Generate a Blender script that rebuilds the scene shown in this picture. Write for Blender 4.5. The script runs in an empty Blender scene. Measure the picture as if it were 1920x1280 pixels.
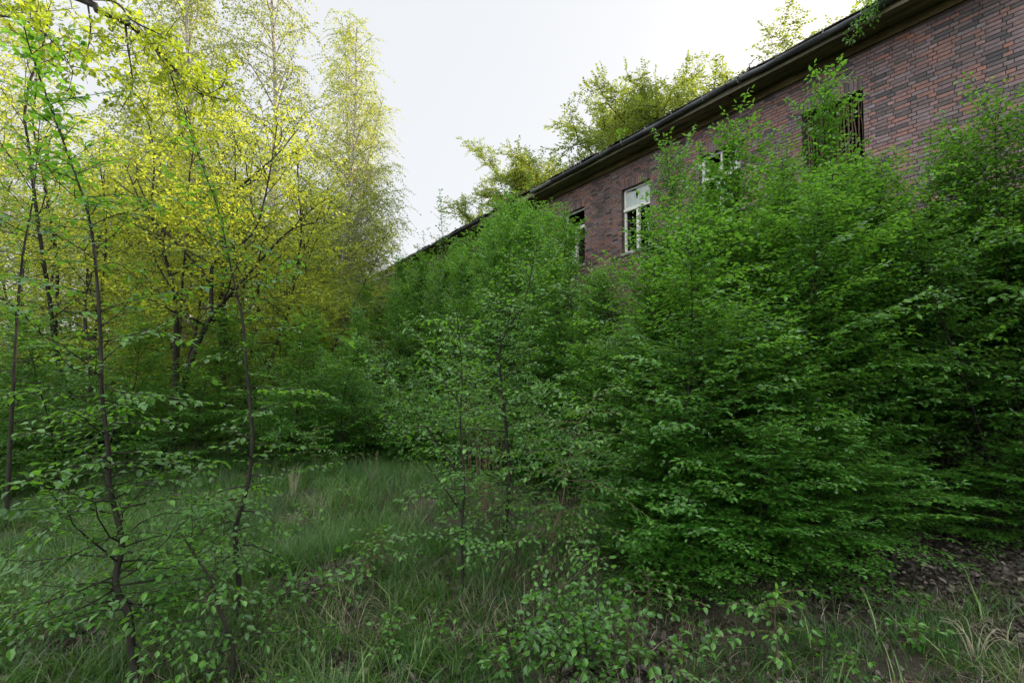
import bpy, math, random
import numpy as np
from mathutils import Vector

# ------------------------------------------------------------------ scene
SC = bpy.context.scene
COL = SC.collection
R = math.radians
F = 900.0                      # focal length in pixels of the 1920 wide frame
CAMZ = 1.6
PITCH = math.atan(37 / F)
SUN_EL, SUN_AZ = 29.0, 44.0    # degrees; azimuth clockwise from +Y
WD = 10.0                      # camera to facade
WA = math.atan2(.851, -.525)   # facade direction


def norm(v):
    v = np.asarray(v, float)
    return v / (np.linalg.norm(v, axis=-1, keepdims=True) + 1e-9)


def at(px, py, Y):
    """point at forward distance Y that the 1920x1280 photograph shows at px, py"""
    dx, dz = (px - 960) / F, (640 - py) / F
    c, s = math.cos(PITCH), math.sin(PITCH)
    d = np.array([dx, c - dz * s, s + dz * c])
    return np.array([0, 0, CAMZ]) + d * (Y / d[1])


def gz(x, y):
    x = np.asarray(x, float); y = np.asarray(y, float)
    r2 = x * x + y * y
    w = np.exp(-r2 / 900.)
    z = .035 * np.sin(1.3 * x + .7 * y + 1) + .03 * np.sin(2.1 * y - 1.1 * x) + .018 * np.sin(4.3 * x + 1.9 * y) + .012 * np.sin(7.1 * y - 3.7 * x + 2)
    return z * w


# ------------------------------------------------------------------ materials
def new_mat(name):
    m = bpy.data.materials.new(name)
    m.use_nodes = True
    nt = m.node_tree
    nt.nodes.clear()
    return m, nt, nt.nodes, nt.links


def ramp(N, stops):
    r = N.new('ShaderNodeValToRGB')
    el = r.color_ramp.elements
    while len(el) < len(stops):
        el.new(.5)
    for e, (p, c) in zip(el, stops):
        e.position = p
        e.color = (*c, 1)
    return r


def leaf_mat(name, dark, mid, light, trans, tw=.42, rough=.42, spec=.45):
    m, nt, N, L = new_mat(name)
    a = N.new('ShaderNodeAttribute'); a.attribute_name = 'tint'
    c = ramp(N, [(0, dark), (.5, mid), (1, light)])
    L.new(a.outputs['Fac'], c.inputs[0])
    tcn = N.new('ShaderNodeTexCoord'); nz = N.new('ShaderNodeTexNoise'); nz.inputs['Scale'].default_value = 70; nz.inputs['Detail'].default_value = 3
    L.new(tcn.outputs['Object'], nz.inputs['Vector'])
    kz = ramp(N, [(.3, (.66, .68, .62)), (.7, (1.28, 1.25, 1.2))]); L.new(nz.outputs['Fac'], kz.inputs[0])
    mz = N.new('ShaderNodeMix'); mz.data_type = 'RGBA'; mz.blend_type = 'MULTIPLY'; mz.inputs[0].default_value = 1
    L.new(c.outputs[0], mz.inputs[6]); L.new(kz.outputs[0], mz.inputs[7])
    p = N.new('ShaderNodeBsdfPrincipled')
    p.inputs['Roughness'].default_value = rough
    p.inputs['Specular IOR Level'].default_value = spec
    L.new(mz.outputs[2], p.inputs['Base Color'])
    t = N.new('ShaderNodeBsdfTranslucent')
    mx = N.new('ShaderNodeMix'); mx.data_type = 'RGBA'; mx.blend_type = 'MULTIPLY'
    mx.inputs[0].default_value = 1
    k = ramp(N, [(0, (.75, .75, .75)), (1, (1.25, 1.25, 1.25))])
    L.new(a.outputs['Fac'], k.inputs[0])
    mx.inputs[6].default_value = (*trans, 1)
    L.new(k.outputs[0], mx.inputs[7])
    L.new(mx.outputs[2], t.inputs['Color'])
    s = N.new('ShaderNodeMixShader'); s.inputs[0].default_value = tw
    L.new(p.outputs[0], s.inputs[1]); L.new(t.outputs[0], s.inputs[2])
    o = N.new('ShaderNodeOutputMaterial'); L.new(s.outputs[0], o.inputs[0])
    return m


def noise_mat(name, stops, scale=8, detail=6, rough=.85, bump=.3, bscale=None, stretch=(1, 1, 1), spec=.3):
    m, nt, N, L = new_mat(name)
    tc = N.new('ShaderNodeTexCoord'); mp = N.new('ShaderNodeMapping')
    mp.inputs['Scale'].default_value = stretch
    L.new(tc.outputs['Object'], mp.inputs[0])
    n = N.new('ShaderNodeTexNoise'); n.inputs['Scale'].default_value = scale; n.inputs['Detail'].default_value = detail
    n.inputs['Roughness'].default_value = .65
    L.new(mp.outputs[0], n.inputs['Vector'])
    c = ramp(N, stops); L.new(n.outputs['Fac'], c.inputs[0])
    p = N.new('ShaderNodeBsdfPrincipled'); p.inputs['Roughness'].default_value = rough
    p.inputs['Specular IOR Level'].default_value = spec
    L.new(c.outputs[0], p.inputs['Base Color'])
    if bump:
        n2 = N.new('ShaderNodeTexNoise'); n2.inputs['Scale'].default_value = bscale or scale * 3; n2.inputs['Detail'].default_value = 5
        L.new(mp.outputs[0], n2.inputs['Vector'])
        b = N.new('ShaderNodeBump'); b.inputs['Strength'].default_value = bump; b.inputs['Distance'].default_value = .02
        L.new(n2.outputs['Fac'], b.inputs['Height']); L.new(b.outputs[0], p.inputs['Normal'])
    o = N.new('ShaderNodeOutputMaterial'); L.new(p.outputs[0], o.inputs[0])
    return m


M = {}
M['hornbeam'] = leaf_mat('hornbeam_leaf', (.022, .088, .012), (.052, .172, .021), (.13, .31, .05), (.20, .46, .032), .42, .32, .7)
M['thicket'] = leaf_mat('thicket_leaf', (.026, .090, .016), (.053, .165, .024), (.12, .27, .05), (.19, .43, .034), .42, .34, .6)
M['wood'] = leaf_mat('woodland_leaf', (.045, .125, .018), (.065, .17, .022), (.11, .21, .03), (.55, .62, .055), .53)
M['birch_leaf'] = leaf_mat('birch_leaf', (.05, .13, .02), (.07, .16, .026), (.11, .2, .034), (.44, .50, .07), .5)
M['oak_leaf'] = leaf_mat('oak_leaf', (.06, .12, .015), (.10, .17, .02), (.15, .21, .026), (.28, .35, .04), .45)
M['oak_near'] = leaf_mat('oak_leaf_near', (.06, .12, .015), (.10, .17, .02), (.15, .21, .026), (.50, .62, .03), .55)
M['grass'] = leaf_mat('grass_blade', (.016, .058, .013), (.040, .112, .021), (.17, .25, .08), (.13, .30, .04), .35, .42, .4)
M['straw'] = leaf_mat('dry_grass_blade', (.13, .11, .075), (.25, .225, .16), (.44, .41, .32), (.25, .2, .1), .3, .6)
M['dead_leaf'] = leaf_mat('dead_leaf', (.024, .020, .017), (.058, .048, .042), (.19, .165, .15), (.08, .055, .035), .12, .6, .3)
M['bark'] = noise_mat('bark_dark', [(.3, (.010, .009, .006)), (.55, (.028, .025, .018)), (.75, (.06, .055, .04))], 14, stretch=(1, 1, .3), bump=.5)
M['bark_tan'] = noise_mat('bark_tan', [(.3, (.04, .028, .018)), (.6, (.10, .07, .045)), (.8, (.16, .12, .08))], 20, stretch=(1, 1, .3))
M['bark_birch'] = noise_mat('bark_birch', [(.36, (.05, .045, .04)), (.44, (.34, .31, .27)), (.6, (.55, .52, .47)), (.8, (.66, .63, .58))], 5, stretch=(1, 1, 2.4), bump=.2)
M['soil'] = noise_mat('soil', [(.3, (.014, .011, .008)), (.5, (.032, .025, .018)), (.7, (.06, .048, .036))], 3, 10, .95, .6, 30)
M['mortar'] = noise_mat('mortar', [(.3, (.035, .030, .028)), (.55, (.075, .062, .055)), (.75, (.13, .10, .075))], 1.6, 6, .95, .4, 60)
M['soffit'] = noise_mat('soffit_wood', [(.3, (.05, .052, .038)), (.5, (.15, .14, .095)), (.72, (.34, .30, .21))], 2.0, 8, .9, .3, 20, (.25, 3, 3))
M['cornice'] = noise_mat('cornice_render', [(.3, (.04, .032, .018)), (.5, (.11, .085, .04)), (.72, (.22, .17, .08))], 2.2, 8, .95, .4, 25, (.5, 1, 1.5))
M['gutter'] = noise_mat('gutter_metal', [(.3, (.02, .021, .024)), (.5, (.05, .054, .06)), (.7, (.15, .16, .17))], 2.5, 8, .6, .25, 18, (.4, 2, 2))
M['gutter_pale'] = noise_mat('gutter_zinc', [(.3, (.08, .09, .08)), (.7, (.2, .22, .2))], 5, 6, .6, .2)
M['roof'] = noise_mat('roof_felt', [(.3, (.012, .012, .012)), (.6, (.035, .033, .03)), (.8, (.06, .065, .04))], 3, 8, .9, .4, 20)
M['white'] = noise_mat('white_flaking_paint', [(.28, (.22, .20, .16)), (.4, (.55, .55, .51)), (.7, (.74, .75, .72))], 12, 8, .7, .25, 40)
M['glass'] = noise_mat('dirty_pane', [(.3, (.28, .33, .32)), (.55, (.44, .50, .48)), (.75, (.58, .63, .61))], 3, 8, .22, .1, 8, (1, 1, .35), .6)
M['plaster'] = noise_mat('inner_plaster', [(.3, (.10, .095, .085)), (.7, (.2, .19, .17))], 1.5, 6, .95, .2)
M['stick'] = noise_mat('dead_stem', [(.3, (.06, .04, .028)), (.7, (.2, .14, .095))], 20, 6, .9, .3)
M['concrete'] = noise_mat('sill_concrete', [(.3, (.12, .115, .11)), (.7, (.3, .29, .28))], 8, 6, .9, .3)


def brick_mat():
    m, nt, N, L = new_mat('clinker_brick')
    a = N.new('ShaderNodeAttribute'); a.attribute_name = 'tint'
    c = ramp(N, [(0, (.030, .030, .034)), (.13, (.078, .062, .062)), (.3, (.140, .090, .090)), (.46, (.170, .130, .138)),
                 (.6, (.190, .102, .088)), (.78, (.225, .108, .080)), (.9, (.20, .178, .195)), (1, (.29, .125, .08))])
    L.new(a.outputs['Fac'], c.inputs[0])
    tc = N.new('ShaderNodeTexCoord')
    n = N.new('ShaderNodeTexNoise'); n.inputs['Scale'].default_value = 16; n.inputs['Detail'].default_value = 8; n.inputs['Roughness'].default_value = .7
    L.new(tc.outputs['Object'], n.inputs['Vector'])
    g = N.new('ShaderNodeTexNoise'); g.inputs['Scale'].default_value = .7; g.inputs['Detail'].default_value = 6
    L.new(tc.outputs['Object'], g.inputs['Vector'])
    k1 = ramp(N, [(.25, (.42, .43, .45)), (.75, (1.42, 1.36, 1.34))]); L.new(n.outputs['Fac'], k1.inputs[0])
    k2 = ramp(N, [(.3, (.62, .66, .64)), (.62, (1.32, 1.28, 1.3))]); L.new(g.outputs['Fac'], k2.inputs[0])
    m1 = N.new('ShaderNodeMix'); m1.data_type = 'RGBA'; m1.blend_type = 'MULTIPLY'; m1.inputs[0].default_value = 1
    L.new(c.outputs[0], m1.inputs[6]); L.new(k1.outputs[0], m1.inputs[7])
    m2 = N.new('ShaderNodeMix'); m2.data_type = 'RGBA'; m2.blend_type = 'MULTIPLY'; m2.inputs[0].default_value = 1
    L.new(m1.outputs[2], m2.inputs[6]); L.new(k2.outputs[0], m2.inputs[7])
    p = N.new('ShaderNodeBsdfPrincipled'); p.inputs['Roughness'].default_value = .55; p.inputs['Specular IOR Level'].default_value = .5
    L.new(m2.outputs[2], p.inputs['Base Color'])
    b = N.new('ShaderNodeBump'); b.inputs['Strength'].default_value = .35; b.inputs['Distance'].default_value = .008
    n3 = N.new('ShaderNodeTexNoise'); n3.inputs['Scale'].default_value = 60; n3.inputs['Detail'].default_value = 4
    L.new(tc.outputs['Object'], n3.inputs['Vector'])
    L.new(n3.outputs['Fac'], b.inputs['Height']); L.new(b.outputs[0], p.inputs['Normal'])
    o = N.new('ShaderNodeOutputMaterial'); L.new(p.outputs[0], o.inputs[0])
    return m


M['brick'] = brick_mat()


# ------------------------------------------------------------------ mesh helpers
def make_mesh(name, V, Q=None, T=None, mats=(), tint=None, smooth=False, midx=None):
    me = bpy.data.meshes.new(name)
    V = np.asarray(V, np.float32).reshape(-1, 3)
    Q = np.zeros((0, 4), np.int32) if Q is None else np.asarray(Q, np.int32).reshape(-1, 4)
    T = np.zeros((0, 3), np.int32) if T is None else np.asarray(T, np.int32).reshape(-1, 3)
    loops = np.concatenate([Q.ravel(), T.ravel()])
    starts = np.concatenate([np.arange(len(Q)) * 4, len(Q) * 4 + np.arange(len(T)) * 3]).astype(np.int32)
    me.vertices.add(len(V)); me.vertices.foreach_set('co', V.ravel())
    me.loops.add(len(loops)); me.loops.foreach_set('vertex_index', loops)
    me.polygons.add(len(starts)); me.polygons.foreach_set('loop_start', starts)
    for m in mats:
        me.materials.append(m)
    if midx is not None:
        me.polygons.foreach_set('material_index', np.asarray(midx, np.int32))
    if tint is not None:
        a = me.attributes.new('tint', 'FLOAT', 'FACE')
        a.data.foreach_set('value', np.asarray(tint, np.float32))
    me.polygons.foreach_set('use_smooth', np.full(len(starts), bool(smooth)))
    me.update(calc_edges=True)
    return me


def obj(name, me, parent=None):
    o = bpy.data.objects.new(name, me)
    COL.objects.link(o)
    if parent is not None:
        o.parent = parent
    return o


def tag(o, label=None, cat=None, group=None, kind=None):
    for k, v in (('label', label), ('category', cat), ('group', group), ('kind', kind)):
        if v:
            o[k] = v
    return o


def tube_batch(P, rad, k):
    """P (m,n,3), rad (m,n) -> verts, quads of m open tubes with k sides"""
    m, n, _ = P.shape
    t = norm(np.gradient(P, axis=1))
    md = norm(P[:, -1] - P[:, 0])
    ref = np.where(np.abs(md[:, 2:3]) > .8, np.array([[1., .13, 0]]), np.array([[0.05, 0, 1.]]))
    e1 = norm(ref[:, None, :] - (ref[:, None, :] * t).sum(-1, keepdims=True) * t)
    e2 = np.cross(t, e1)
    a = np.arange(k) * 2 * math.pi / k
    V = P[:, :, None, :] + rad[:, :, None, None] * (np.cos(a)[None, None, :, None] * e1[:, :, None, :] + np.sin(a)[None, None, :, None] * e2[:, :, None, :])
    i = np.arange(n - 1)[:, None] * k
    j = np.arange(k)[None, :]
    j2 = (j + 1) % k
    q = np.stack([i + j, i + j2, i + k + j2, i + k + j], -1).reshape(-1, 4)
    Q = (q[None] + (np.arange(m) * n * k)[:, None, None]).reshape(-1, 4)
    return V.reshape(-1, 3), Q


def boxes_mesh(name, bs, mat, parent, bevel=.004):
    V, Q = [], []
    f = np.array([[0, 3, 2, 1], [4, 5, 6, 7], [0, 1, 5, 4], [1, 2, 6, 5], [2, 3, 7, 6], [3, 0, 4, 7]])
    for i, (x0, x1, y0, y1, z0, z1) in enumerate(bs):
        V += [(x0, y0, z0), (x1, y0, z0), (x1, y1, z0), (x0, y1, z0), (x0, y0, z1), (x1, y0, z1), (x1, y1, z1), (x0, y1, z1)]
        Q.append(f + 8 * i)
    o = obj(name, make_mesh(name, V, np.concatenate(Q), mats=(mat,)), parent)
    if bevel:
        b = o.modifiers.new('bevel', 'BEVEL'); b.width = bevel; b.segments = 1; b.limit_method = 'ANGLE'
    return o


def resample(pts, n):
    """Catmull-Rom through pts (k,d) at n points"""
    p = np.asarray(pts, float)
    p = np.vstack([2 * p[0] - p[1], p, 2 * p[-1] - p[-2]])
    k = len(p) - 3
    u = np.linspace(0, k - 1e-6, n); i = u.astype(int); f = (u - i)[:, None]
    a, b, c, d = p[i], p[i + 1], p[i + 2], p[i + 3]
    return .5 * (2 * b + (c - a) * f + (2 * a - 5 * b + 4 * c - d) * f ** 2 + (3 * b - a - 3 * c + d) * f ** 3)


# ------------------------------------------------------------------ leaves
def leaf_near(w):
    V = [(0, 0, 0), (0, .36, -.035), (0, .70, -.05), (0, 1, -.13), (-.78 * w, .30, .05), (-.86 * w, .62, .03), (.78 * w, .30, .05), (.86 * w, .62, .03)]
    return np.array(V), np.array([[1, 6, 7, 2], [4, 1, 2, 5]]), np.array([[0, 6, 1], [0, 1, 4], [2, 7, 3], [2, 3, 5]])


def leaf_mid(w):
    V = [(0, 0, 0), (w, .30, .05), (w * .85, .68, .02), (0, 1, -.10), (-w * .85, .68, .02), (-w, .30, .05)]
    return np.array(V), np.array([[0, 1, 2, 3], [0, 3, 4, 5]]), np.zeros((0, 3), int)


def leaf_far(w):
    V = [(0, 0, 0), (w, .5, .06), (0, 1, -.08), (-w, .5, .06)]
    return np.array(V), np.zeros((0, 4), int), np.array([[0, 1, 2], [0, 2, 3]])


def leaf_oak():
    h = [(.05, .10), (.20, .28), (.11, .36), (.30, .54), (.16, .62), (.30, .80), (.14, .90)]
    V = [(0, 0, 0)] + [(x, y, .12 * x) for x, y in h] + [(0, 1, -.06)] + [(-x, y, .12 * x) for x, y in reversed(h)]
    V += [(0, .32, -.02), (0, .58, -.04), (0, .85, -.05)]
    A, B, C = 16, 17, 18
    T = [(0, 1, A), (1, 2, A), (2, 3, A), (3, 4, B), (4, 5, B), (5, 6, C), (6, 7, C), (7, 8, C), (A, 3, B), (B, 5, C)]
    T += [(0, A, 15), (15, A, 14), (14, A, 13), (13, B, 12), (12, B, 11), (11, C, 10), (10, C, 9), (9, C, 8), (A, B, 13), (B, C, 11)]
    return np.array(V), np.zeros((0, 4), int), np.array(T)


LEAF = {'near': leaf_near(.32), 'mid': leaf_mid(.30), 'far': leaf_far(.32), 'oak': leaf_oak(), 'round': leaf_near(.36)}


def leaf_mesh(name, P, D, Nn, S, tint, tmpl, mat, rng, smooth=False):
    tv, tq, tt = LEAF[tmpl]
    D = norm(D)
    X = norm(np.cross(D, Nn))
    Z = np.cross(X, D)
    zc = rng.uniform(.3, 2.2, (len(P), 1, 1))
    wc = rng.uniform(.82, 1.15, (len(P), 1, 1))
    V = P[:, None, :] + S[:, None, None] * (tv[None, :, 0:1] * wc * X[:, None, :] + tv[None, :, 1:2] * D[:, None, :] + tv[None, :, 2:3] * zc * Z[:, None, :])
    k = len(tv); off = (np.arange(len(P)) * k)[:, None, None]
    Q = (tq[None] + off).reshape(-1, 4) if len(tq) else None
    T = (tt[None] + off).reshape(-1, 3) if len(tt) else None
    tn = np.concatenate([np.repeat(tint, len(tq)), np.repeat(tint, len(tt))])
    return make_mesh(name, V.reshape(-1, 3), Q, T, (mat,), tn, smooth)


# ------------------------------------------------------------------ plants
UP = np.array([0, 0, 1.])


class Plant:
    def __init__(s, seed):
        s.r = np.random.default_rng(seed)
        s.trunk, s.branch, s.lf = [], [], []

    def grow(s, p, d, L, n, wander=.12, lift=0.):
        P = [np.asarray(p, float)]; d = norm(d)
        for i in range(n - 1):
            d = norm(d + s.r.normal(0, wander, 3) + np.array([0, 0, lift]))
            P.append(P[-1] + d * L / (n - 1))
        return np.array(P)

    def stem(s, P, r0, r1, k=7, pw=1.15):
        f = np.linspace(0, 1, len(P))
        s.trunk.append((P[None], (r1 + (r0 - r1) * (1 - f) ** pw)[None], k))

    def bough(s, P, r0, r1, k=4):
        s.branch.append((P[None], np.linspace(r0, r1, len(P))[None], k))

    def spray(s, bp, L, tw=.10, tl=.34, ls=.05, leaf=.062, start=.1, flat=.16, nrm=.30, droop=.12, ang=(40, 65), taper=.65, wood=True, end=True, keep=1.):
        r = s.r
        n = len(bp)
        m = max(2, int(L * (1 - start) / tw))
        f = np.clip(np.linspace(start, .97, m) + r.normal(0, .3 / m, m), 0, .995)

        def interp(f):
            u = f * (n - 1); i = np.minimum(u.astype(int), n - 2); g = (u - i)[:, None]
            return bp[i] * (1 - g) + bp[i + 1] * g, norm(bp[i + 1] - bp[i])
        p, d = interp(f)
        tilt = norm(UP + r.normal(0, flat, 3))
        side = norm(np.cross(d, tilt) + 1e-4)
        sg = np.where(np.arange(m) % 2, 1., -1.)[:, None]
        l = tl * (1 - taper * f) * r.uniform(.55, 1.25, m)
        an = np.radians(r.uniform(*ang, m))[:, None]
        td = norm(d * np.cos(an) + side * sg * np.sin(an) + np.c_[np.zeros((m, 2)), r.normal(0, flat, m)])
        p2 = p + td * l[:, None] + np.c_[np.zeros((m, 2)), -droop * l]
        p1 = p + td * l[:, None] * .5
        if wood:
            s.branch.append((np.stack([p, p1, p2], 1), np.tile([.0021, .0016, .0008], (m, 1)), 3))
        c = np.maximum(2, np.ceil(l / ls)).astype(int)
        cm = c.max()
        J = np.tile(np.arange(cm), (m, 1))
        mask = (J < c[:, None]) & (r.random((m, cm)) < keep)
        Fr = np.minimum((J + .55) / c[:, None], 1)
        a, b = Fr[..., None], 1 - Fr[..., None]
        pos = b * b * p[:, None] + 2 * a * b * p1[:, None] + a * a * p2[:, None]
        tdir = norm(p2 - p)
        s2 = norm(np.cross(tdir, tilt))
        sj = np.where(J % 2, 1., -1.)[..., None]
        last = (J == c[:, None] - 1)[..., None]
        ld = tdir[:, None] * .62 + np.where(last, 0, 1) * s2[:, None] * sj * .85
        ld = ld + np.stack([r.normal(0, .16, (m, cm)), r.normal(0, .16, (m, cm)), r.normal(-.14, .2, (m, cm))], -1)
        nn = tilt + r.normal(0, nrm, (m, cm, 3))
        sz = leaf * r.uniform(.62, 1.12, (m, cm)) * np.where(last[..., 0], 1.05, 1)
        tn = np.clip(.45 + r.normal(0, .15) + r.normal(0, .21, (m, cm)), 0, 1)
        s.lf.append((pos[mask], ld[mask], nn[mask], sz[mask], tn[mask]))
        if end:
            q = max(3, int(L * .6 / ls))
            f = np.linspace(.35, 1, q)
            p, d = interp(f)
            side = norm(np.cross(d, tilt) + 1e-4)
            sg = np.where(np.arange(q) % 2, 1., -1.)[:, None]
            ld = d * .6 + side * sg * .8 + np.c_[r.normal(0, .15, (q, 2)), r.normal(-.12, .2, q)]
            ld[-1] = d[-1]
            s.lf.append((p, ld, tilt + r.normal(0, nrm, (q, 3)), leaf * r.uniform(.65, 1.1, q), np.clip(.5 + r.normal(0, .17, q), 0, 1)))

    def build(s, name, leafmat, bark, tmpl='near', smooth=False):
        root = bpy.data.objects.new(name, None); COL.objects.link(root)
        for nm, lst in (('trunk', s.trunk), ('branches', s.branch)):
            V, Q, o = [], [], 0
            for P, rad, k in lst:
                v, q = tube_batch(P, rad, k)
                V.append(v); Q.append(q + o); o += len(v)
            if V:
                obj(nm, make_mesh(nm, np.concatenate(V), np.concatenate(Q), mats=(bark,), smooth=True), root)
        if s.lf:
            P, D, Nn, S, tn = (np.concatenate([x[i] for x in s.lf]) for i in range(5))
            obj('crown', leaf_mesh('crown', P, D, Nn, S, tn, tmpl, leafmat, s.r, smooth), root)
        return root

    def nleaf(s):
        return sum(len(x[0]) for x in s.lf)


def sapling(seed, H, Rm, nb, leaf=.062, h0=.1, r0=.02, stem=None, tl=.34, tw=.1, ls=.05, elev=(22, 60), wander=.10, bwander=.10, lift=-.05,
            prof=.7, top=True, sides=7, keep=1., flat=.16, lowcut=.55, pl=None, wood=True, azbias=None, nrm=.3, lvar=(.65, 1.2)):
    pl = pl or Plant(seed)
    r = pl.r
    if stem is None:
        P = pl.grow((0, 0, -.05), (r.normal(0, .04), r.normal(0, .04), 1), H, 14, wander * .45, .08)
    else:
        P = np.asarray(stem, float)
    pl.stem(P, r0, .003, sides)
    n = len(P)
    az0 = r.uniform(0, 6.28)
    for k in range(nb):
        f = h0 + (.96 - h0) * (k + r.uniform(0, 1)) / nb
        u = f * (n - 1); i = min(int(u), n - 2); g = u - i
        p = P[i] * (1 - g) + P[i + 1] * g
        ff = (f - h0) / (1 - h0)
        L = Rm * min(1, lowcut + ff * 2.2) * (1 - ff * .93) ** prof * r.uniform(*lvar)
        az = az0 + k * 2.39996 + r.normal(0, .35)
        if azbias is not None and r.random() < azbias[1]:
            az = azbias[0] + r.normal(0, .7)
        el = R(elev[0] + (elev[1] - elev[0]) * ff + r.normal(0, 9))
        d = (math.cos(az) * math.cos(el), math.sin(az) * math.cos(el), math.sin(el))
        B = pl.grow(p, d, L, 7, bwander, lift)
        pl.bough(B, max(.0022, r0 * .30 * (1 - ff * .75)), .0011, 4)
        pl.spray(B, L, tw, tl * min(1, .35 + L), ls, leaf, start=.10, flat=flat, keep=keep, wood=wood, nrm=nrm)
    if top:
        q = max(3, int(n * .72))
        pl.spray(P[q:], np.linalg.norm(P[-1] - P[q]), tw * .8, tl * .7, ls, leaf, start=.05, flat=.3, keep=keep, wood=wood)
    return pl


def limbed(pl, P, r0, f0, nb, Lm, leaf, elev=(30, 60), n2=7, l2=.5, tl=.3, tw=.16, ls=.07, lift1=.02, lift2=-.04, prof=.5, keep=1., r1=.012, flat=.3,
           nrm=.45, wander=.14, droop=.1, sides=8, pw=1.1, low=.6, taper=.4, wood=True, stem=True, ang=(40, 65)):
    """trunk P with limbs, their side boughs and leafy sprays"""
    r = pl.r
    if stem:
        pl.stem(P, r0, r1, sides, pw)
    n = len(P); az0 = r.uniform(0, 6.28)
    for k in range(nb):
        f = f0 + (.98 - f0) * (k + r.uniform(0, 1)) / nb
        u = f * (n - 1); i = min(int(u), n - 2); g = u - i
        p = P[i] * (1 - g) + P[i + 1] * g
        ff = (f - f0) / (1 - f0)
        L = Lm * min(1, low + ff * 1.5) * (1 - ff * .9) ** prof * r.uniform(.65, 1.2)
        az = az0 + k * 2.39996 + r.normal(0, .4)
        el = R(elev[0] + (elev[1] - elev[0]) * ff + r.normal(0, 10))
        B = pl.grow(p, (math.cos(az) * math.cos(el), math.sin(az) * math.cos(el), math.sin(el)), L, 9, wander, lift1)
        rb = max(.008, r0 * .36 * (1 - ff * .7))
        pl.bough(B, rb, .003, 5)
        m2 = max(2, int(n2 * L / Lm + .5))
        for j in range(m2):
            fb = .2 + .75 * (j + r.uniform(0, 1)) / m2
            u = fb * 8; i = min(int(u), 7); g = u - i
            q = B[i] * (1 - g) + B[i + 1] * g
            d = norm(B[i + 1] - B[i]); sd = norm(np.cross(d, UP)) * (1 if j % 2 else -1)
            d2 = norm(d * .65 + sd * .75 + UP * r.normal(.1, .3))
            l = L * l2 * (1 - fb * .5) * r.uniform(.6, 1.2)
            C = pl.grow(q, d2, l, 6, wander, lift2)
            pl.bough(C, rb * .38, .0015, 3)
            pl.spray(C, l, tw, tl, ls, leaf, start=.1, flat=flat, nrm=nrm, droop=droop, taper=taper, keep=keep, wood=wood, ang=ang)
        pl.spray(B[5:], L * .4, tw, tl, ls, leaf, start=.1, flat=flat, nrm=nrm, droop=droop, taper=taper, keep=keep, wood=wood, ang=ang)
    return pl


USED = set()


def put(proto, x, y, label, cat, group=None, rot=0., sc=1., z=None, lean=(0, 0)):
    """place a plant: the first time the original, then copies of the root and of each part"""
    if proto.name not in USED:
        USED.add(proto.name); o = proto
    else:
        o = proto.copy(); COL.objects.link(o)
        for c in proto.children:
            d = c.copy(); COL.objects.link(d); d.parent = o
    o.location = (x, y, float(gz(x, y)) if z is None else z)
    o.rotation_euler = (lean[0], lean[1], rot)
    o.scale = (sc, sc, sc) if not hasattr(sc, '__len__') else sc
    for k in ('label', 'category', 'group'):
        if k in o:
            del o[k]
    return tag(o, label, cat, group)


def root_at(proto, p):
    """custom plant modelled in world coordinates: move its origin to the base p"""
    USED.add(proto.name)
    proto.location = p
    return proto


rnd = random.Random(11)

# ------------------------------------------------------------------ setting: ground
def axis_coords(lo, hi, fine_lo, fine_hi, step):
    a = list(np.arange(fine_lo, fine_hi + 1e-6, step))
    x, s = fine_hi, step
    while x < hi:
        s *= 1.35; x += s; a.append(x)
    x, s = fine_lo, step
    while x > lo:
        s *= 1.35; x -= s; a.insert(0, x)
    return np.array(a)


gx, gy = axis_coords(-260, 260, -12, 12, .12), axis_coords(-60, 300, .5, 14, .12)
X, Y = np.meshgrid(gx, gy)
g_r = np.random.default_rng(5)
Zg = gz(X, Y) + g_r.normal(0, .006, X.shape) * (np.hypot(X, Y) < 20)
nx, ny = len(gx), len(gy)
I = np.arange(nx * ny).reshape(ny, nx)
Qg = np.stack([I[:-1, :-1], I[:-1, 1:], I[1:, 1:], I[1:, :-1]], -1).reshape(-1, 4)
ground = obj('ground', make_mesh('ground', np.stack([X, Y, Zg], -1).reshape(-1, 3), Qg, mats=(M['soil'],), smooth=True))
tag(ground, kind='structure')


def vnoise(x, y, s, seed):
    """smooth value noise 0..1"""
    r = np.random.default_rng(seed); T = r.random((64, 64))
    u, v = np.asarray(x) / s + 100, np.asarray(y) / s + 100
    i, j = np.floor(u).astype(int), np.floor(v).astype(int)
    a, b = u - i, v - j
    a, b = a * a * (3 - 2 * a), b * b * (3 - 2 * b)
    g = lambda p, q: T[p % 64, q % 64]
    return (g(i, j) * (1 - a) + g(i + 1, j) * a) * (1 - b) + (g(i, j + 1) * (1 - a) + g(i + 1, j + 1) * a) * b


def litter_zone(x, y):
    """0 in the meadow, 1 on the bare leaf-covered ground under the saplings"""
    edge = .05 + .36 * y + .5 * (vnoise(x, y, .8, 3) - .5)
    z = np.clip((x - edge) * 1.6, 0, 1) * np.clip((y - (2.75 + .5 * vnoise(x, y, .7, 9))) * 2.5, 0, 1)
    far = np.clip((y - 7.6 - .8 * vnoise(x, y, 1.2, 8)) * 1.2, 0, 1)
    bare = np.clip((vnoise(x, y, .42, 4) * .6 + vnoise(x, y, .17, 6) * .4 - .66) * 7, 0, 1) * np.clip((4.2 - y) * .8, 0, 1)
    return np.maximum(np.maximum(z, far), bare)


def sample_view(r, n, y0, y1, pw):
    y = y0 + (y1 - y0) * r.random(n) ** pw
    x = (r.random(n) * 2 - 1) * (1.14 * y + .25)
    return x, y


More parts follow.
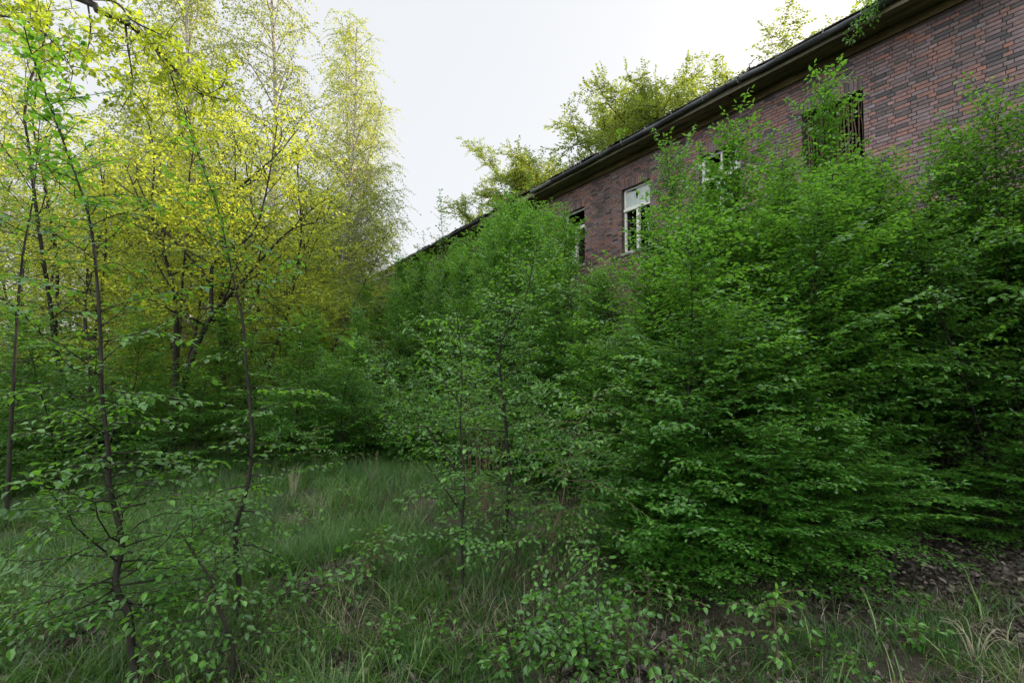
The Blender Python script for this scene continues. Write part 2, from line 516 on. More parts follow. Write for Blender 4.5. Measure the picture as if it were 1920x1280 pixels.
def blades(name, seed, n, y0, y1, hfun, keepfun, wid, mat, lean=.45, pw=1.25):
    r = np.random.default_rng(seed)
    x, y = sample_view(r, n, y0, y1, pw)
    # tufts
    x = x + .0; k = keepfun(x, y, r); x, y = x[k], y[k]
    n = len(x)
    h = hfun(x, y, r)
    az = r.uniform(0, 6.283, n) * .6 + vnoise(x, y, .25, seed + 1) * 9
    ln = np.abs(r.normal(lean, .3, n)) * h
    dx, dy = np.cos(az), np.sin(az)
    w = wid * r.uniform(.6, 1.3, n)
    sx, sy = -dy * w, dx * w
    tw = r.uniform(-.9, .9, n)
    sx, sy = sx * np.cos(tw) - sy * np.sin(tw), sx * np.sin(tw) + sy * np.cos(tw)
    z0 = gz(x, y) - .01
    V = np.zeros((n, 7, 3))
    for i, (f, ww) in enumerate(((0, 1), (.4, .9), (.75, .6))):
        cx, cy, cz = x + dx * ln * f ** 1.8, y + dy * ln * f ** 1.8, z0 + h * (f - .22 * f ** 3 * (ln / (h + .01)))
        V[:, 2 * i] = np.stack([cx - sx * ww, cy - sy * ww, cz], -1)
        V[:, 2 * i + 1] = np.stack([cx + sx * ww, cy + sy * ww, cz], -1)
    V[:, 6] = np.stack([x + dx * ln, y + dy * ln, z0 + h * (1 - .25 * (ln / (h + .01)))], -1)
    o = (np.arange(n) * 7)[:, None, None]
    Q = (np.array([[0, 1, 3, 2], [2, 3, 5, 4]])[None] + o).reshape(-1, 4)
    T = (np.array([[4, 5, 6]])[None] + o).reshape(-1, 3)
    tn = np.clip(r.normal(.45, .26, n) + (vnoise(x, y, .5, seed + 2) - .5) * .5, 0, 1)
    ob = obj(name, make_mesh(name, V.reshape(-1, 3), Q, T, (mat,), np.concatenate([np.repeat(tn, 2), tn])))
    return tag(ob, kind='stuff')


def g_keep(x, y, r):
    t = vnoise(x, y, .16, 21) * .55 + vnoise(x, y, .55, 22) * .45
    den = np.clip((t - .22) * 2.5, .16, 1) * (1 - .97 * litter_zone(x, y))
    right = np.clip((x + .2) * .8, 0, 1)
    den *= 1 - .35 * right
    den *= 1 - .3 * np.clip((2.75 - y) * 3, 0, 1) * np.clip((x + .8), 0, 1)
    return r.random(len(x)) < den


def g_h(x, y, r):
    base = .08 + .15 * vnoise(x, y, .6, 23) * np.clip((y - 2.2) * .9, .15, 1)
    left = np.clip((-x) * .8, 0, 1)
    return base * (0.8 + .6 * left) * r.uniform(.45, 1.25, len(x))


grass = blades('grass', 31, 260000, 2.0, 9.2, g_h, g_keep, .0022, M['grass'], .7)
tag(grass, 'fine green grass of the small clearing', 'grass')


def s_keep(x, y, r):
    return (r.random(len(x)) < np.clip(vnoise(x, y, .35, 41) * 1.6 - .55, .02, 1)) & (litter_zone(x, y) < .8)


straw = blades('dry_grass', 37, 60000, 2.0, 8.5, lambda x, y, r: (.05 + .15 * vnoise(x, y, .5, 42)) * r.uniform(.4, 1.3, len(x)), s_keep, .0015, M['straw'], .9)
tag(straw, 'straw coloured dead blades among the green grass', 'dry grass')

tall = blades('tall_grass', 43, 16000, 2.1, 8.6, lambda x, y, r: (.10 + .17 * vnoise(x, y, .5, 23)) * r.uniform(.6, 1.3, len(x)), g_keep, .0036, M['grass'], .8)
tag(tall, 'broader arching grass blades standing above the fine grass', 'grass')

# fallen leaves
r = np.random.default_rng(51)
x, y = sample_view(r, 120000, 2.0, 10.5, 1.5)
k = r.random(len(x)) < np.clip(litter_zone(x, y) * .95 + .05 + .03 * (y < 3.2), 0, 1)
x, y = x[k], y[k]; n = len(x)
az = r.uniform(0, 6.283, n)
P = np.stack([x, y, gz(x, y) + r.uniform(.0, .03, n)], -1)
D = np.stack([np.cos(az), np.sin(az), r.normal(.05, .42, n)], -1)
Nn = np.stack([r.normal(0, .7, n), r.normal(0, .7, n), np.ones(n)], -1)
lit = obj('fallen_leaves', leaf_mesh('fallen_leaves', P, D, Nn, r.uniform(.022, .058, n), np.clip(r.normal(.45, .25, n), 0, 1), 'near', M['dead_leaf'], r))
tag(lit, 'grey brown dead leaves lying on the bare soil under the saplings', 'leaf litter', kind='stuff')

# ------------------------------------------------------------------ the brick building (local: x along facade, y outward, z up)
bld = bpy.data.objects.new('brick_building', None); COL.objects.link(bld)
bld.location = (WD * .851, WD * .525, 0)
bld.rotation_euler = (0, 0, WA)
tag(bld, 'long derelict red brown brick building with broken white windows under a sagging dark eave', 'building')
T0, T1, TB = -26., 78., 32.
ZW = 7.45
WC = [4.49, 6.92, 9.57, 12.3, 15.1, 17.9, 20.7, 23.5, 26.3, 29.1, -.5, -3.2]
WH, ZS, ZH = .54, 4.72, 6.60
OPEN = [(c - WH, c + WH, ZS, ZH) for c in WC]
# backing with openings
bs = []
cs = sorted(WC)
xs = [T0] + [v for c in cs for v in (c - WH, c + WH)] + [T1]
bs.append((T0, T1, -.38, -.006, -.3, ZS)); bs.append((T0, T1, -.38, -.006, ZH, ZW))
for i in range(0, len(xs), 2):
    bs.append((xs[i], xs[i + 1], -.38, -.006, ZS, ZH))
backing = boxes_mesh('mortar_backing', bs, M['mortar'], bld, 0)
# bricks: two stretchers, one header
br = np.random.default_rng(61)
CH, JO = .068, .0085
V, Q, TN = [], [], []
fq = np.array([[4, 5, 6, 7], [0, 1, 5, 4], [1, 2, 6, 5], [2, 3, 7, 6], [3, 0, 4, 7]])


def add_brick(x0, x1, z0, z1, tn, y=None):
    y = br.normal(.0045, .0018) if y is None else y
    j = br.normal(0, .0012, 4)
    o = len(V) * 8
    V.append([(x0, -.02, z0), (x1, -.02, z0), (x1, -.02, z1), (x0, -.02, z1), (x0 + .002, y, z0 + .002 + j[0]), (x1 - .002, y, z0 + .002 + j[1]), (x1 - .002, y, z1 - .002 + j[2]), (x0 + .002, y, z1 - .002 + j[3])])
    Q.append(fq[:, ::-1] + o); TN.extend([tn] * 5)


LINT = .245
zones = [(a - .0, b + .0, z0, z1 + LINT) for a, b, z0, z1 in OPEN]
row = 0
z = 1.2
while z + CH < ZW - .16:
    z0, z1 = z, z + CH - JO
    row += 1
    x = -9.0 + (row % 2) * .295 + br.normal(0, .012)
    seq = 0
    blk = [(a, b) for a, b, c, d in zones if z1 > c + .01 and z0 < d - .01]
    while x < TB:
        w = .226 if seq % 3 != 2 else .108
        seq += 1
        a, b = x, x + w
        x += w + JO
        tn = float(np.clip(br.beta(1.25, 1.35) * (.85 if w > .2 else 1.05) + br.normal(0, .05), 0, 1))
        segs = [(a, b)]
        for c, d in blk:
            ns = []
            for p, q in segs:
                if q <= c or p >= d:
                    ns.append((p, q)); continue
                if p < c: ns.append((p, c - .002))
                if q > d: ns.append((d + .002, q))
            segs = ns
        for p, q in segs:
            if q - p > .02:
                add_brick(p, q, z0, z1, tn)
    z += CH
me = make_mesh('brick_wall', np.array(V).reshape(-1, 3), np.concatenate(Q), mats=(M['brick'],), tint=TN)
wall = obj('wall', me, bld)
backing.parent = wall; backing.name = 'mortar'
# soldier course lintels
for a, b, z0, z1 in OPEN:
    V, Q, TN = [], [], []
    x = a
    while x < b - .03:
        add_brick(x, min(x + .066, b), z1 - .012, z1 + LINT - JO, float(np.clip(br.beta(1.6, 2.2), 0, 1)), br.normal(.006, .002))
        x += .066 + JO
    obj('lintel', make_mesh('lintel', np.array(V).reshape(-1, 3), np.concatenate(Q), mats=(M['brick'],), tint=TN), bld)
# cornice strip, soffit, fascia, roof
boxes_mesh('cornice', [(T0, T1, -.02, .045, ZW - .15, ZW - .002)], M['cornice'], bld)
sb = []
x = T0
while x < T1:      # weathered boards, slightly uneven
    l = br.uniform(2.2, 3.6)
    sb.append((x, min(x + l - .012, T1), .0, .27, ZW + br.normal(.010, .010), ZW + .05))
    sb.append((x + .3, min(x + l + .288, T1), .282, .56, ZW + br.normal(.02, .012), ZW + .065))
    x += l
boxes_mesh('soffit', sb, M['soffit'], bld, .003)
boxes_mesh('fascia', [(T0, T1, .562, .59, ZW - .03, ZW + .17)], M['soffit'], bld)
# roof: shallow pitch, uneven edge of felt
rp = math.tan(R(21)); rv = []; rq = []
xs = np.arange(T0, T1 + .1, .5)
for i, x in enumerate(xs):
    e = br.normal(0, .022)
    rv += [(x, .70 + br.normal(0, .03), ZW + .155 + e), (x, .70, ZW + .185 + e), (x, -6.2, ZW + .2 + 6.9 * rp), (x, -13.0, ZW + .17), (x, -13.0, ZW + .14), (x, -6.2, ZW + .16 + 6.9 * rp)]
for i in range(len(xs) - 1):
    for j in range(6):
        a, b = i * 6 + j, i * 6 + (j + 1) % 6
        rq.append((a, b, b + 6, a + 6))
roof = obj('roof', make_mesh('roof', rv, rq, mats=(M['roof'],)), bld)
# remaining walls and floors of the shell
boxes_mesh('rear_wall', [(T0, T1, -12.4, -12.0, -.3, ZW), (T0 + .002, T0 + .4, -12, -.382, -.3, ZW), (T1 - .4, T1 - .002, -12, -.382, -.3, ZW)], M['mortar'], bld, 0)
boxes_mesh('floor_slab', [(T0 + .41, T1 - .41, -11.99, -.39, 3.7, 3.95), (T0 + .41, T1 - .41, -11.99, -.39, ZW - .18, ZW - .02)], M['plaster'], bld, 0)
boxes_mesh('corridor_wall', [(T0 + .41, T1 - .41, -5.6, -5.45, 3.96, ZW - .19)] + [(t, t + .15, -5.44, -.39, 3.96, ZW - .19) for t in (1.4, 8.2, 13.7, 19.3, 24.9)], M['plaster'], bld, 0)


# gutter: half round, in lengths that sag
def gutter_piece(a, b, sag0, sag1, mat):
    n, k = max(3, int((b - a) / .25)), 9
    V, Q = [], []
    xs = np.linspace(a, b, n)
    for i, x in enumerate(xs):
        f = i / (n - 1)
        zz = ZW + .14 + sag0 * (1 - f) + sag1 * f - .035 * math.sin(f * math.pi) + br.normal(0, .006)
        for ro in (.075, .067):
            for j in range(k):
                t = math.pi * j / (k - 1)
                V.append((x, .672 + ro * math.cos(t) + (.02 if zz < ZW + .1 else 0), zz - ro * math.sin(t)))
    for i in range(n - 1):
        o = i * 2 * k
        for j in range(k - 1):
            Q.append((o + j, o + j + 1, o + 2 * k + j + 1, o + 2 * k + j))
            Q.append((o + k + j, o + 2 * k + k + j, o + 2 * k + k + j + 1, o + k + j + 1))
        for j in (0, k - 1):
            Q.append((o + j, o + 2 * k + j, o + 3 * k + j, o + k + j))
    g = obj('gutter', make_mesh('gutter', V, Q, mats=(mat,), smooth=True), bld)
    bk = []
    x = math.ceil(a / .85) * .85
    while x < b:
        bb = []
        f = (x - a) / (b - a)
        zz = ZW + .14 + sag0 * (1 - f) + sag1 * f
        for j in range(7):
            t0, t1 = math.pi * (j - .5) / 6, math.pi * (j + .5) / 6
            tm = math.pi * j / 6
            cy, cz = .672 + .08 * math.cos(tm), zz - .08 * math.sin(tm)
            bb.append((x - .014, x + .014, cy - .017, cy + .017, cz - .019, cz + .019))
        boxes_mesh('gutter_bracket', bb, M['gutter_pale'], g, .002)
        x += .85


cuts = [(-12, -1.4, 0, .01), (-1.38, 2.9, .01, -.01), (2.92, 6.2, -.005, .004), (6.22, 9.7, .01, -.03), (9.72, 12.6, -.02, -.012)]
for a, b, s0, s1 in cuts:
    gutter_piece(a, b, s0, s1, M['gutter'])
gutter_piece(12.62, 13.8, -.01, -.035, M['gutter_pale'])
for a, b, s0, s1 in [(17.2, 22, 0, -.03), (22.1, 27, -.05, 0), (27.1, 34, .0, -.04), (34.1, 44, 0, 0)]:
    gutter_piece(a, b, s0, s1, M['gutter'])


# leaf litter caught in the gutter and on the roof edge
rr = np.random.default_rng(71)
n = 2600
gt = rr.uniform(-6, 34, n); gt = gt[vnoise(gt, gt * 0, .7, 72) > .42]; n = len(gt)
az = rr.uniform(0, 6.28, n)
obj('gutter_debris', leaf_mesh('gutter_debris', np.stack([gt, rr.uniform(.60, .73, n), ZW + .135 + rr.uniform(0, .05, n) + .05 * (vnoise(gt, gt * 0, .25, 73) - .3)], -1),
    np.stack([np.cos(az), np.sin(az), rr.normal(.1, .5, n)], -1), rr.normal(0, 1, (n, 3)) + [0, 0, .6], rr.uniform(.04, .09, n), np.clip(rr.normal(.5, .3, n), 0, 1), 'mid', M['dead_leaf'], rr), bld)


# windows
def pane_poly(name, pts, parent, y, mat=None):
    m = mat or M['glass']
    n = len(pts)
    V = [(x, y, z) for x, z in pts] + [(x, y - .005, z) for x, z in pts]
    me = bpy.data.meshes.new(name)
    fs = [list(range(n)), list(range(2 * n - 1, n - 1, -1))] + [[i, i + n, (i + 1) % n + n, (i + 1) % n] for i in range(n)]
    me.from_pydata(V, [], fs); me.materials.append(m); me.update()
    return obj(name, me, parent)


ZT = 5.98   # transom
for wi, c in enumerate(WC):
    a, b = c - WH, c + WH
    yb, yf = -.165, -.105
    boxes_mesh('sill', [(a - .03, b + .03, -.1, .035, ZS - .075, ZS - .002)], M['concrete'], bld)
    if wi == 0:
        # opening closed by a ragged row of upright sticks
        st = []
        rr = np.random.default_rng(77)
        for i in range(21):
            x = a + .04 + i * (2 * WH - .08) / 20 + rr.normal(0, .012)
            hh = ZH - rr.uniform(0, .10)
            pts = np.array([(x + rr.normal(0, .012), -.16 + rr.normal(0, .012), zz) for zz in np.linspace(ZS, hh, 7)])
            st.append((pts[None], np.full((1, 7), rr.uniform(.007, .014)), 5))
        V, Q, o = [], [], 0
        for p, rad, k in st:
            v, q = tube_batch(p, rad, k); V.append(v); Q.append(q + o); o += len(v)
        obj('window_lattice', make_mesh('window_lattice', np.concatenate(V), np.concatenate(Q), mats=(M['stick'],), smooth=True), bld)
        continue
    fr = [(a + .005, a + .075, yb, yf, ZS, ZH - .005), (b - .075, b - .005, yb, yf, ZS, ZH - .005), (a + .077, b - .077, yb, yf, ZH - .07, ZH - .005),
          (a + .077, b - .077, yb, yf, ZS, ZS + .06), (a + .02, b - .02, yb - .01, yf + .045, ZT - .05, ZT + .035), (a + .04, b - .04, yf, yf + .025, ZT + .037, ZT + .06),
          (c - .05, c + .05, yb + .005, yf + .02, ZS + .062, ZT - .052)]
    casem = 1
    fw = boxes_mesh('window', fr, M['white'], bld, .006)
    lo, hi = ZT + .065, ZH - .075
    l, rg = a + .08, b - .08
    yp = -.135
    if wi == 2:
        # whitened transom light with a kite shaped hole
        hx, hz = c + .06, (lo + hi) / 2 + .06
        H4 = [(hx - .05, hz + .02), (hx + .0, hz - .14), (hx + .045, hz + .0), (hx + .02, hz + .13)]
        for poly in ([(l, lo), (hx, lo), H4[1], H4[0], (l, hz)], [(hx + .002, lo), (rg, lo), (rg, hz), H4[2], (H4[1][0] + .002, H4[1][1])],
                     [(rg, hz + .002), (rg, hi), H4[3], (H4[2][0], H4[2][1] + .002)], [(H4[3][0] - .002, hi), (l, hi), (l, hz + .002), (H4[0][0], H4[0][1] + .002), (H4[3][0] - .002, H4[3][1])]):
            pane_poly('pane', poly, fw, yp)
        pane_poly('pane', [(l, ZS + .07), (l + .13, ZS + .07), (l + .10, ZS + .5), (l + .16, ZS + .75), (l, ZS + 1.0)], fw, yp)
    elif wi == 1:
        boxes_mesh('glazing_bar', [(c - .022, c + .022, yb + .012, yf + .002, ZT + .062, ZH - .072)], M['white'], fw)
        pane_poly('pane', [(l, lo), (l + .30, lo), (l + .22, lo + .12), (l + .27, lo + .2), (l + .12, lo + .27), (l + .14, hi), (l, hi)], fw, yp)
        pane_poly('pane', [(c + .025, lo), (c + .2, lo), (c + .12, lo + .1), (c + .06, lo + .3), (c + .025, lo + .34)], fw, yp)
        pane_poly('pane', [(c + .055, ZT - .06), (c + .22, ZT - .06), (c + .14, ZT - .16), (c + .16, ZT - .24), (c + .055, ZT - .34)], fw, yp)
    elif wi == 3:
        pane_poly('pane', [(c + .052, ZS + .07), (rg, ZS + .07), (rg, ZS + .4), (c + .2, ZS + .55), (c + .052, ZS + .3)], fw, yp)
    else:
        if wi % 2:
            pane_poly('pane', [(l, lo), (rg, lo), (rg, hi), (l, hi)], fw, yp)
        pane_poly('pane', [(l, ZS + .07), (c - .052, ZS + .07), (c - .052, ZS + .7), (l + .15, ZS + .9), (l, ZS + .6)], fw, yp)

# bent strip of flashing standing off the gutter edge
fl = obj('metal_strip', None) if False else None
pl = Plant(3)
bp = np.array([(0, 0, 0), (.02, .0, .10), (.10, .02, .16), (.06, .03, .24), (.14, .03, .22), (.2, .03, .29), (.26, .02, .27)])
v, q = tube_batch(resample(bp, 24)[None], np.full((1, 24), .014), 5)
fl = obj('metal_strip', make_mesh('metal_strip', v, q, mats=(M['gutter'],), smooth=True))
cw, sw = math.cos(WA), math.sin(WA)


def facade(t, y, z):
    return np.array([WD * .851 + cw * t - sw * y, WD * .525 + sw * t + cw * y, z])


fl.scale = (.65, .65, .65); fl.location = facade(5.75, .70, ZW + .17); fl.rotation_euler = (0, 0, WA + math.pi)
tag(fl, 'dark twisted strip of torn flashing sticking up from the roof edge', 'metal strip')

# ------------------------------------------------------------------ prototypes
NEAR = []
for i in range(6):
    p = sapling(100 + i, 4.0, 1.2, 112, leaf=.064, h0=.06, r0=.017, tl=.36, tw=.068, ls=.039, elev=(14, 66), lift=-.03, prof=.5, lvar=(.4, 1.4))
    NEAR.append(p.build('young_hornbeam', M['hornbeam'], M['bark'], 'near'))
HIGH = []
for i in range(3):
    p = sapling(150 + i, 4.0, 1.15, 95, leaf=.058, h0=.2, r0=.016, tl=.36, tw=.062, ls=.037, elev=(8, 62), lift=-.03, prof=.45, lvar=(.4, 1.4))
    HIGH.append(p.build('young_hornbeam', M['hornbeam'], M['bark'], 'near'))
MID = []
for i in range(6):
    p = sapling(200 + i, 6.0, 1.35, 130, leaf=.088, h0=.04, r0=.028, tl=.46, tw=.105, ls=.060, elev=(22, 72), lift=-.02, prof=.42, sides=6, lvar=(.4, 1.4))
    MID.append(p.build('hedge_hornbeam', M['thicket'], M['bark'], 'mid'))
SPARSE = []
for i in range(2):
    p = sapling(300 + i, 7.0, 1.3, 46, leaf=.075, h0=.3, r0=.03, tl=.3, tw=.2, ls=.09, elev=(30, 65), lift=.0, prof=.7, sides=6, keep=.8)
    SPARSE.append(p.build('slender_sapling', M['thicket'], M['bark'], 'mid'))
WOOD = []
for i in range(4):
    pl = Plant(400 + i)
    ns = 2 + i % 2
    for j in range(ns):
        az = j * 6.28 / ns + pl.r.normal(0, .3)
        P = pl.grow((math.cos(az) * .08, math.sin(az) * .08, -.1), (math.cos(az) * .3, math.sin(az) * .3, 1), pl.r.uniform(6, 7.6), 14, .09, .05)
        limbed(pl, P, .040, .14, 22, 2.5, .056, elev=(8, 60), n2=10, l2=.55, tl=.46, tw=.14, ls=.037, lift2=-.02)
    WOOD.append(pl.build('woodland_tree', M['wood'], M['bark'], 'mid'))
BIRCH = []
for i in range(3):
    pl = Plant(500 + i)
    P = pl.grow((0, 0, -.1), (pl.r.normal(0, .03), pl.r.normal(0, .03), 1), 16, 18, .035, .02)
    limbed(pl, P, .13, .12, 86, 2.7, .085, elev=(25, 66), n2=9, l2=.6, tl=.75, tw=.20, ls=.05, lift1=-.03, lift2=-.16, droop=.75, prof=.62, r1=.015, wander=.08, nrm=.9, flat=.35, taper=.3)
    BIRCH.append(pl.build('birch_tree', M['birch_leaf'], M['bark_birch'], 'far'))
OAK = []
for i in range(3):
    pl = Plant(600 + i)
    P = pl.grow((0, 0, -.2), (pl.r.normal(0, .06), pl.r.normal(0, .06), 1), 16.5, 14, .07, .03)
    limbed(pl, P, .30, .36, 36, 7.6, .15, elev=(12, 72), n2=24, l2=.42, tl=.6, tw=.14, ls=.06, lift1=.02, lift2=.02, prof=.28, r1=.05, wander=.24, nrm=1.0, flat=.6, taper=.2, keep=1., ang=(20, 75))
    OAK.append(pl.build('oak_tree', M['oak_leaf'], M['bark'], 'far'))
LOW = []
for i in range(3):
    pl = Plant(700 + i)
    for j in range(7):
        az = j * .9 + pl.r.normal(0, .2)
        L = pl.r.uniform(1.3, 2.2)
        P = pl.grow((math.cos(az) * .1, math.sin(az) * .1, -.05), (math.cos(az) * .75, math.sin(az) * .75, 1), L, 9, .1, .0)
        sapling(0, L, .75, 30, leaf=.072, h0=.05, r0=.011, stem=P, tl=.36, tw=.075, ls=.05, elev=(10, 50), lift=-.05, pl=pl, sides=5)
    LOW.append(pl.build('leafy_shrub', M['thicket'], M['bark'], 'mid'))


def ground_x(px, Y):
    return (px - 960) / F * Y / math.cos(PITCH) * 1.0


def top_h(py, Y):
    return CAMZ + (677 - py) * Y / F


# ------------------------------------------------------------------ right hand mass of saplings, one by one (base px, distance, top py)
rightset = [
    (1285, 3.95, 430, 'young hornbeam whose thin dark stem forks into a Y, front edge of the right thicket'),
    (1300, 6.3, 232, 'tall hornbeam sapling whose pointed top reaches up beside the cross barred window'),
    (1405, 5.5, 150, 'tallest hornbeam in the thicket, its crown tip touching the soffit beside the twisted strip'),
    (1470, 4.5, 330, 'hornbeam with pale glossy leaves standing before the tallest crown of the right thicket'),
    (1545, 6.2, 140, 'hornbeam with a thin lone shoot rising across the opening closed with upright sticks'),
    (1600, 5.7, 280, 'dense bright hornbeam filling the lower half of the stick filled opening'),
    (1690, 6.3, 315, 'low topped hornbeam under the open stretch of brickwork right of the stick filled opening'),
    (1760, 5.8, 275, 'hornbeam with an upright dark stem showing against the brickwork on the right'),
    (1835, 5.6, 200, 'leafy hornbeam standing left of the sapling at the right edge'),
    (1895, 5.0, 75, 'tall slender hornbeam at the right edge with its tip high against the bricks'),
    (1990, 5.2, 200, 'hornbeam half cut off by the right edge of the picture'),
    (1395, 4.1, 560, 'shorter hornbeam with low spreading sprays in the front of the right thicket'),
    (1520, 4.25, 600, 'hornbeam with long shaded lower branches reaching right over the dead leaves'),
    (1225, 5.2, 470, 'hornbeam standing just right of the whitened window, below its sill'),
    (1150, 5.6, 560, 'hornbeam in the middle of the thicket below the whitened window'),
    (1875, 4.6, 330, 'hornbeam with a leafy skirt of branches low at the right edge'),
    (1640, 6.6, 420, 'shaded hornbeam at the back of the hollow in the right thicket'),
    (1470, 6.9, 260, 'hornbeam behind the tallest crown, close to the brick wall'),
    (1275, 7.2, 330, 'hornbeam close to the wall between the two white windows'),
]
for i, (px, Yd, py, lab) in enumerate(rightset):
    H = top_h(py, Yd)
    put(HIGH[i % 3] if px > 1615 else NEAR[i % 6], ground_x(px, Yd), Yd, lab, 'sapling', 'hornbeam saplings crowding in front of the brick wall', rnd.uniform(0, 6.28), (min(1.2, .55 + H * .1) * {1: .62, 4: .8}.get(i, 1), min(1.2, .55 + H * .1), H / 4.1))

# second row along the wall, look-alikes
for j, (x_, y_, h_) in enumerate([(5.3, 3.7, 4.2), (6.0, 4.5, 4.6), (6.6, 3.3, 4.4), (5.6, 2.7, 4.0), (6.9, 5.3, 4.6), (7.4, 4.2, 4.5)]):
    put(NEAR[(j * 2 + 1) % 6], x_, y_, 'hornbeam sapling of the thicket just beyond the right edge of the picture', 'sapling',
        'saplings beyond the right edge', rnd.uniform(0, 6.28), (1.1, 1.1, h_ / 4.3))
k = 0
for px, Yd, py in [(1180, 7.4, 500), (1240, 8.3, 445), (1120, 7.9, 520), (1370, 7.6, 420), (1430, 6.4, 420), (1560, 7.4, 330), (1720, 7.1, 400), (1810, 6.8, 380), (1930, 6.3, 350),
                   (1590, 5.0, 560), (1330, 5.9, 520), (1640, 6.4, 330), (1700, 6.0, 330), (1260, 4.7, 640), (1100, 6.3, 640), (2020, 6.4, 330), 
                   (1440, 5.0, 380), (1500, 5.3, 400), (1370, 4.6, 470), (1560, 5.2, 310), (1610, 5.4, 300), (1650, 5.6, 420), (1880, 6.3, 330), (1320, 6.4, 440), (1200, 6.1, 560), (1410, 7.9, 330), (1500, 7.9, 330), (1620, 7.6, 380), (1700, 6.8, 440), (1760, 6.5, 420), (1950, 5.6, 400), (1060, 7.0, 640), (1270, 5.7, 520), (1480, 6.2, 400), (1420, 6.2, 330), (1255, 5.6, 400), (1330, 5.7, 395), (1385, 5.6, 400), (1440, 5.9, 330), (1500, 6.0, 340), (1660, 6.2, 380), (1640, 6.0, 420), (1700, 5.2, 470), (1740, 6.0, 380), (1800, 5.9, 360), (1850, 6.5, 380), (1900, 5.7, 400), (1780, 7.4, 400), (1690, 7.6, 420)]:
    H = top_h(py, Yd)
    put(HIGH[k % 3] if px > 1600 else NEAR[(k * 5 + 2) % 6], ground_x(px, Yd), Yd, 'green hornbeam sapling buried among its neighbours in the dense thicket before the wall', 'sapling',
        'buried saplings of the dense thicket before the wall', rnd.uniform(0, 6.28), (min(1.15, .6 + H * .1), min(1.15, .6 + H * .1), H / 4.1))
    k += 1

for j, (px, Yd, H) in enumerate([(1290, 3.5, 1.0), (1400, 3.55, 1.2), (1500, 3.6, 1.0), (1590, 3.9, 1.15), (1230, 3.7, 1.1), (1690, 4.5, 1.0), (1180, 4.2, 1.2), (1850, 4.3, .9), (1460, 4.0, 1.6)]):
    put(NEAR[(j * 3 + 1) % 6], ground_x(px, Yd), Yd, 'knee to waist high hornbeam at the foot of the right thicket', 'sapling',
        'low hornbeams at the foot of the right thicket', rnd.uniform(0, 6.28), (.62, .62, H / 4.0))

# ------------------------------------------------------------------ hedge of saplings along the facade to the left
hedge = [
    (1095, 9.6, 385, 'dark hornbeam climbing in front of the half hidden window left of the whitened one'),
    (1022, 9.3, 372, 'dense hornbeam whose top meets the pale end of the gutter'),
    (975, 11.0, 392, 'hornbeam standing left of the pale gutter end'),
    (905, 14.5, 410, 'hornbeam just below the broken eave left of the pale gutter end'),
    (1060, 8.4, 440, 'bushy hornbeam in front of the dark one at the half hidden window'),
    (1050, 10.2, 395, 'slender hornbeam between the pale gutter end and the half hidden window'),
    (985, 9.6, 400, 'second hornbeam left of the pale gutter end'),
    (945, 12.4, 400, 'hornbeam whose top just touches the broken eave'),
    (1000, 8.0, 500, 'hornbeam at the centre of the picture behind the sapling with tan stems'),
]
for i, (px, Yd, py, lab) in enumerate(hedge):
    H = top_h(py, Yd)
    put(NEAR[(i + 3) % 6], ground_x(px, Yd), Yd, lab, 'sapling', 'hornbeams of the overgrown strip along the facade', rnd.uniform(0, 6.28), (H / 5, H / 5, H / 4.1))
k = 0
for off, t0, t1, dt in [(1.5, 11, 74, 1.5), (2.5, 10, 72, 1.5), (3.6, 9.5, 66, 1.6), (4.8, 9, 60, 1.8), (6.2, 9, 52, 2.1), (7.6, 9.5, 46, 2.5)]:
    t = t0
    while t < t1:
        p = facade(t + rnd.uniform(-.5, .5), off + rnd.uniform(-.5, .5), 0)
        px = 960 + F * p[0] / p[1]
        lim = CAMZ + 6.0 * (10 - off) / 9.4          # the sight line over the eave
        H = lim * .97 - rnd.uniform(0.0, .75)
        if px > 1030: H = min(H, CAMZ + (677 - 405 - max(0, px - 1100) * 1.2) * p[1] / F - rnd.uniform(0, .5))
        nearp = p[1] < 12.5
        put(NEAR[k % 6] if nearp else MID[k % 6], p[0], p[1], 'fine leaved hornbeam pole in the hedge that hides the far end of the facade', 'sapling',
            'hornbeam poles of the hedge along the far facade', rnd.uniform(0, 6.28), (H / 5.2, H / 5.2, H / 3.95) if nearp else (H / 6 * 1.15, H / 6 * 1.15, H / 6.0))
        k += 1
        t += dt * rnd.uniform(.75, 1.3) * (1 + t * .010)
put(SPARSE[0], ground_x(838, 15.5), 15.5, 'sparse thin sapling sticking up above the hedge against the white sky', 'sapling', None, .5, top_h(352, 15.5) / 7)
put(SPARSE[1], ground_x(770, 18), 18, 'loose slender sapling on the sky line between the birch and the hedge', 'sapling', None, 2.5, top_h(425, 18) / 7)

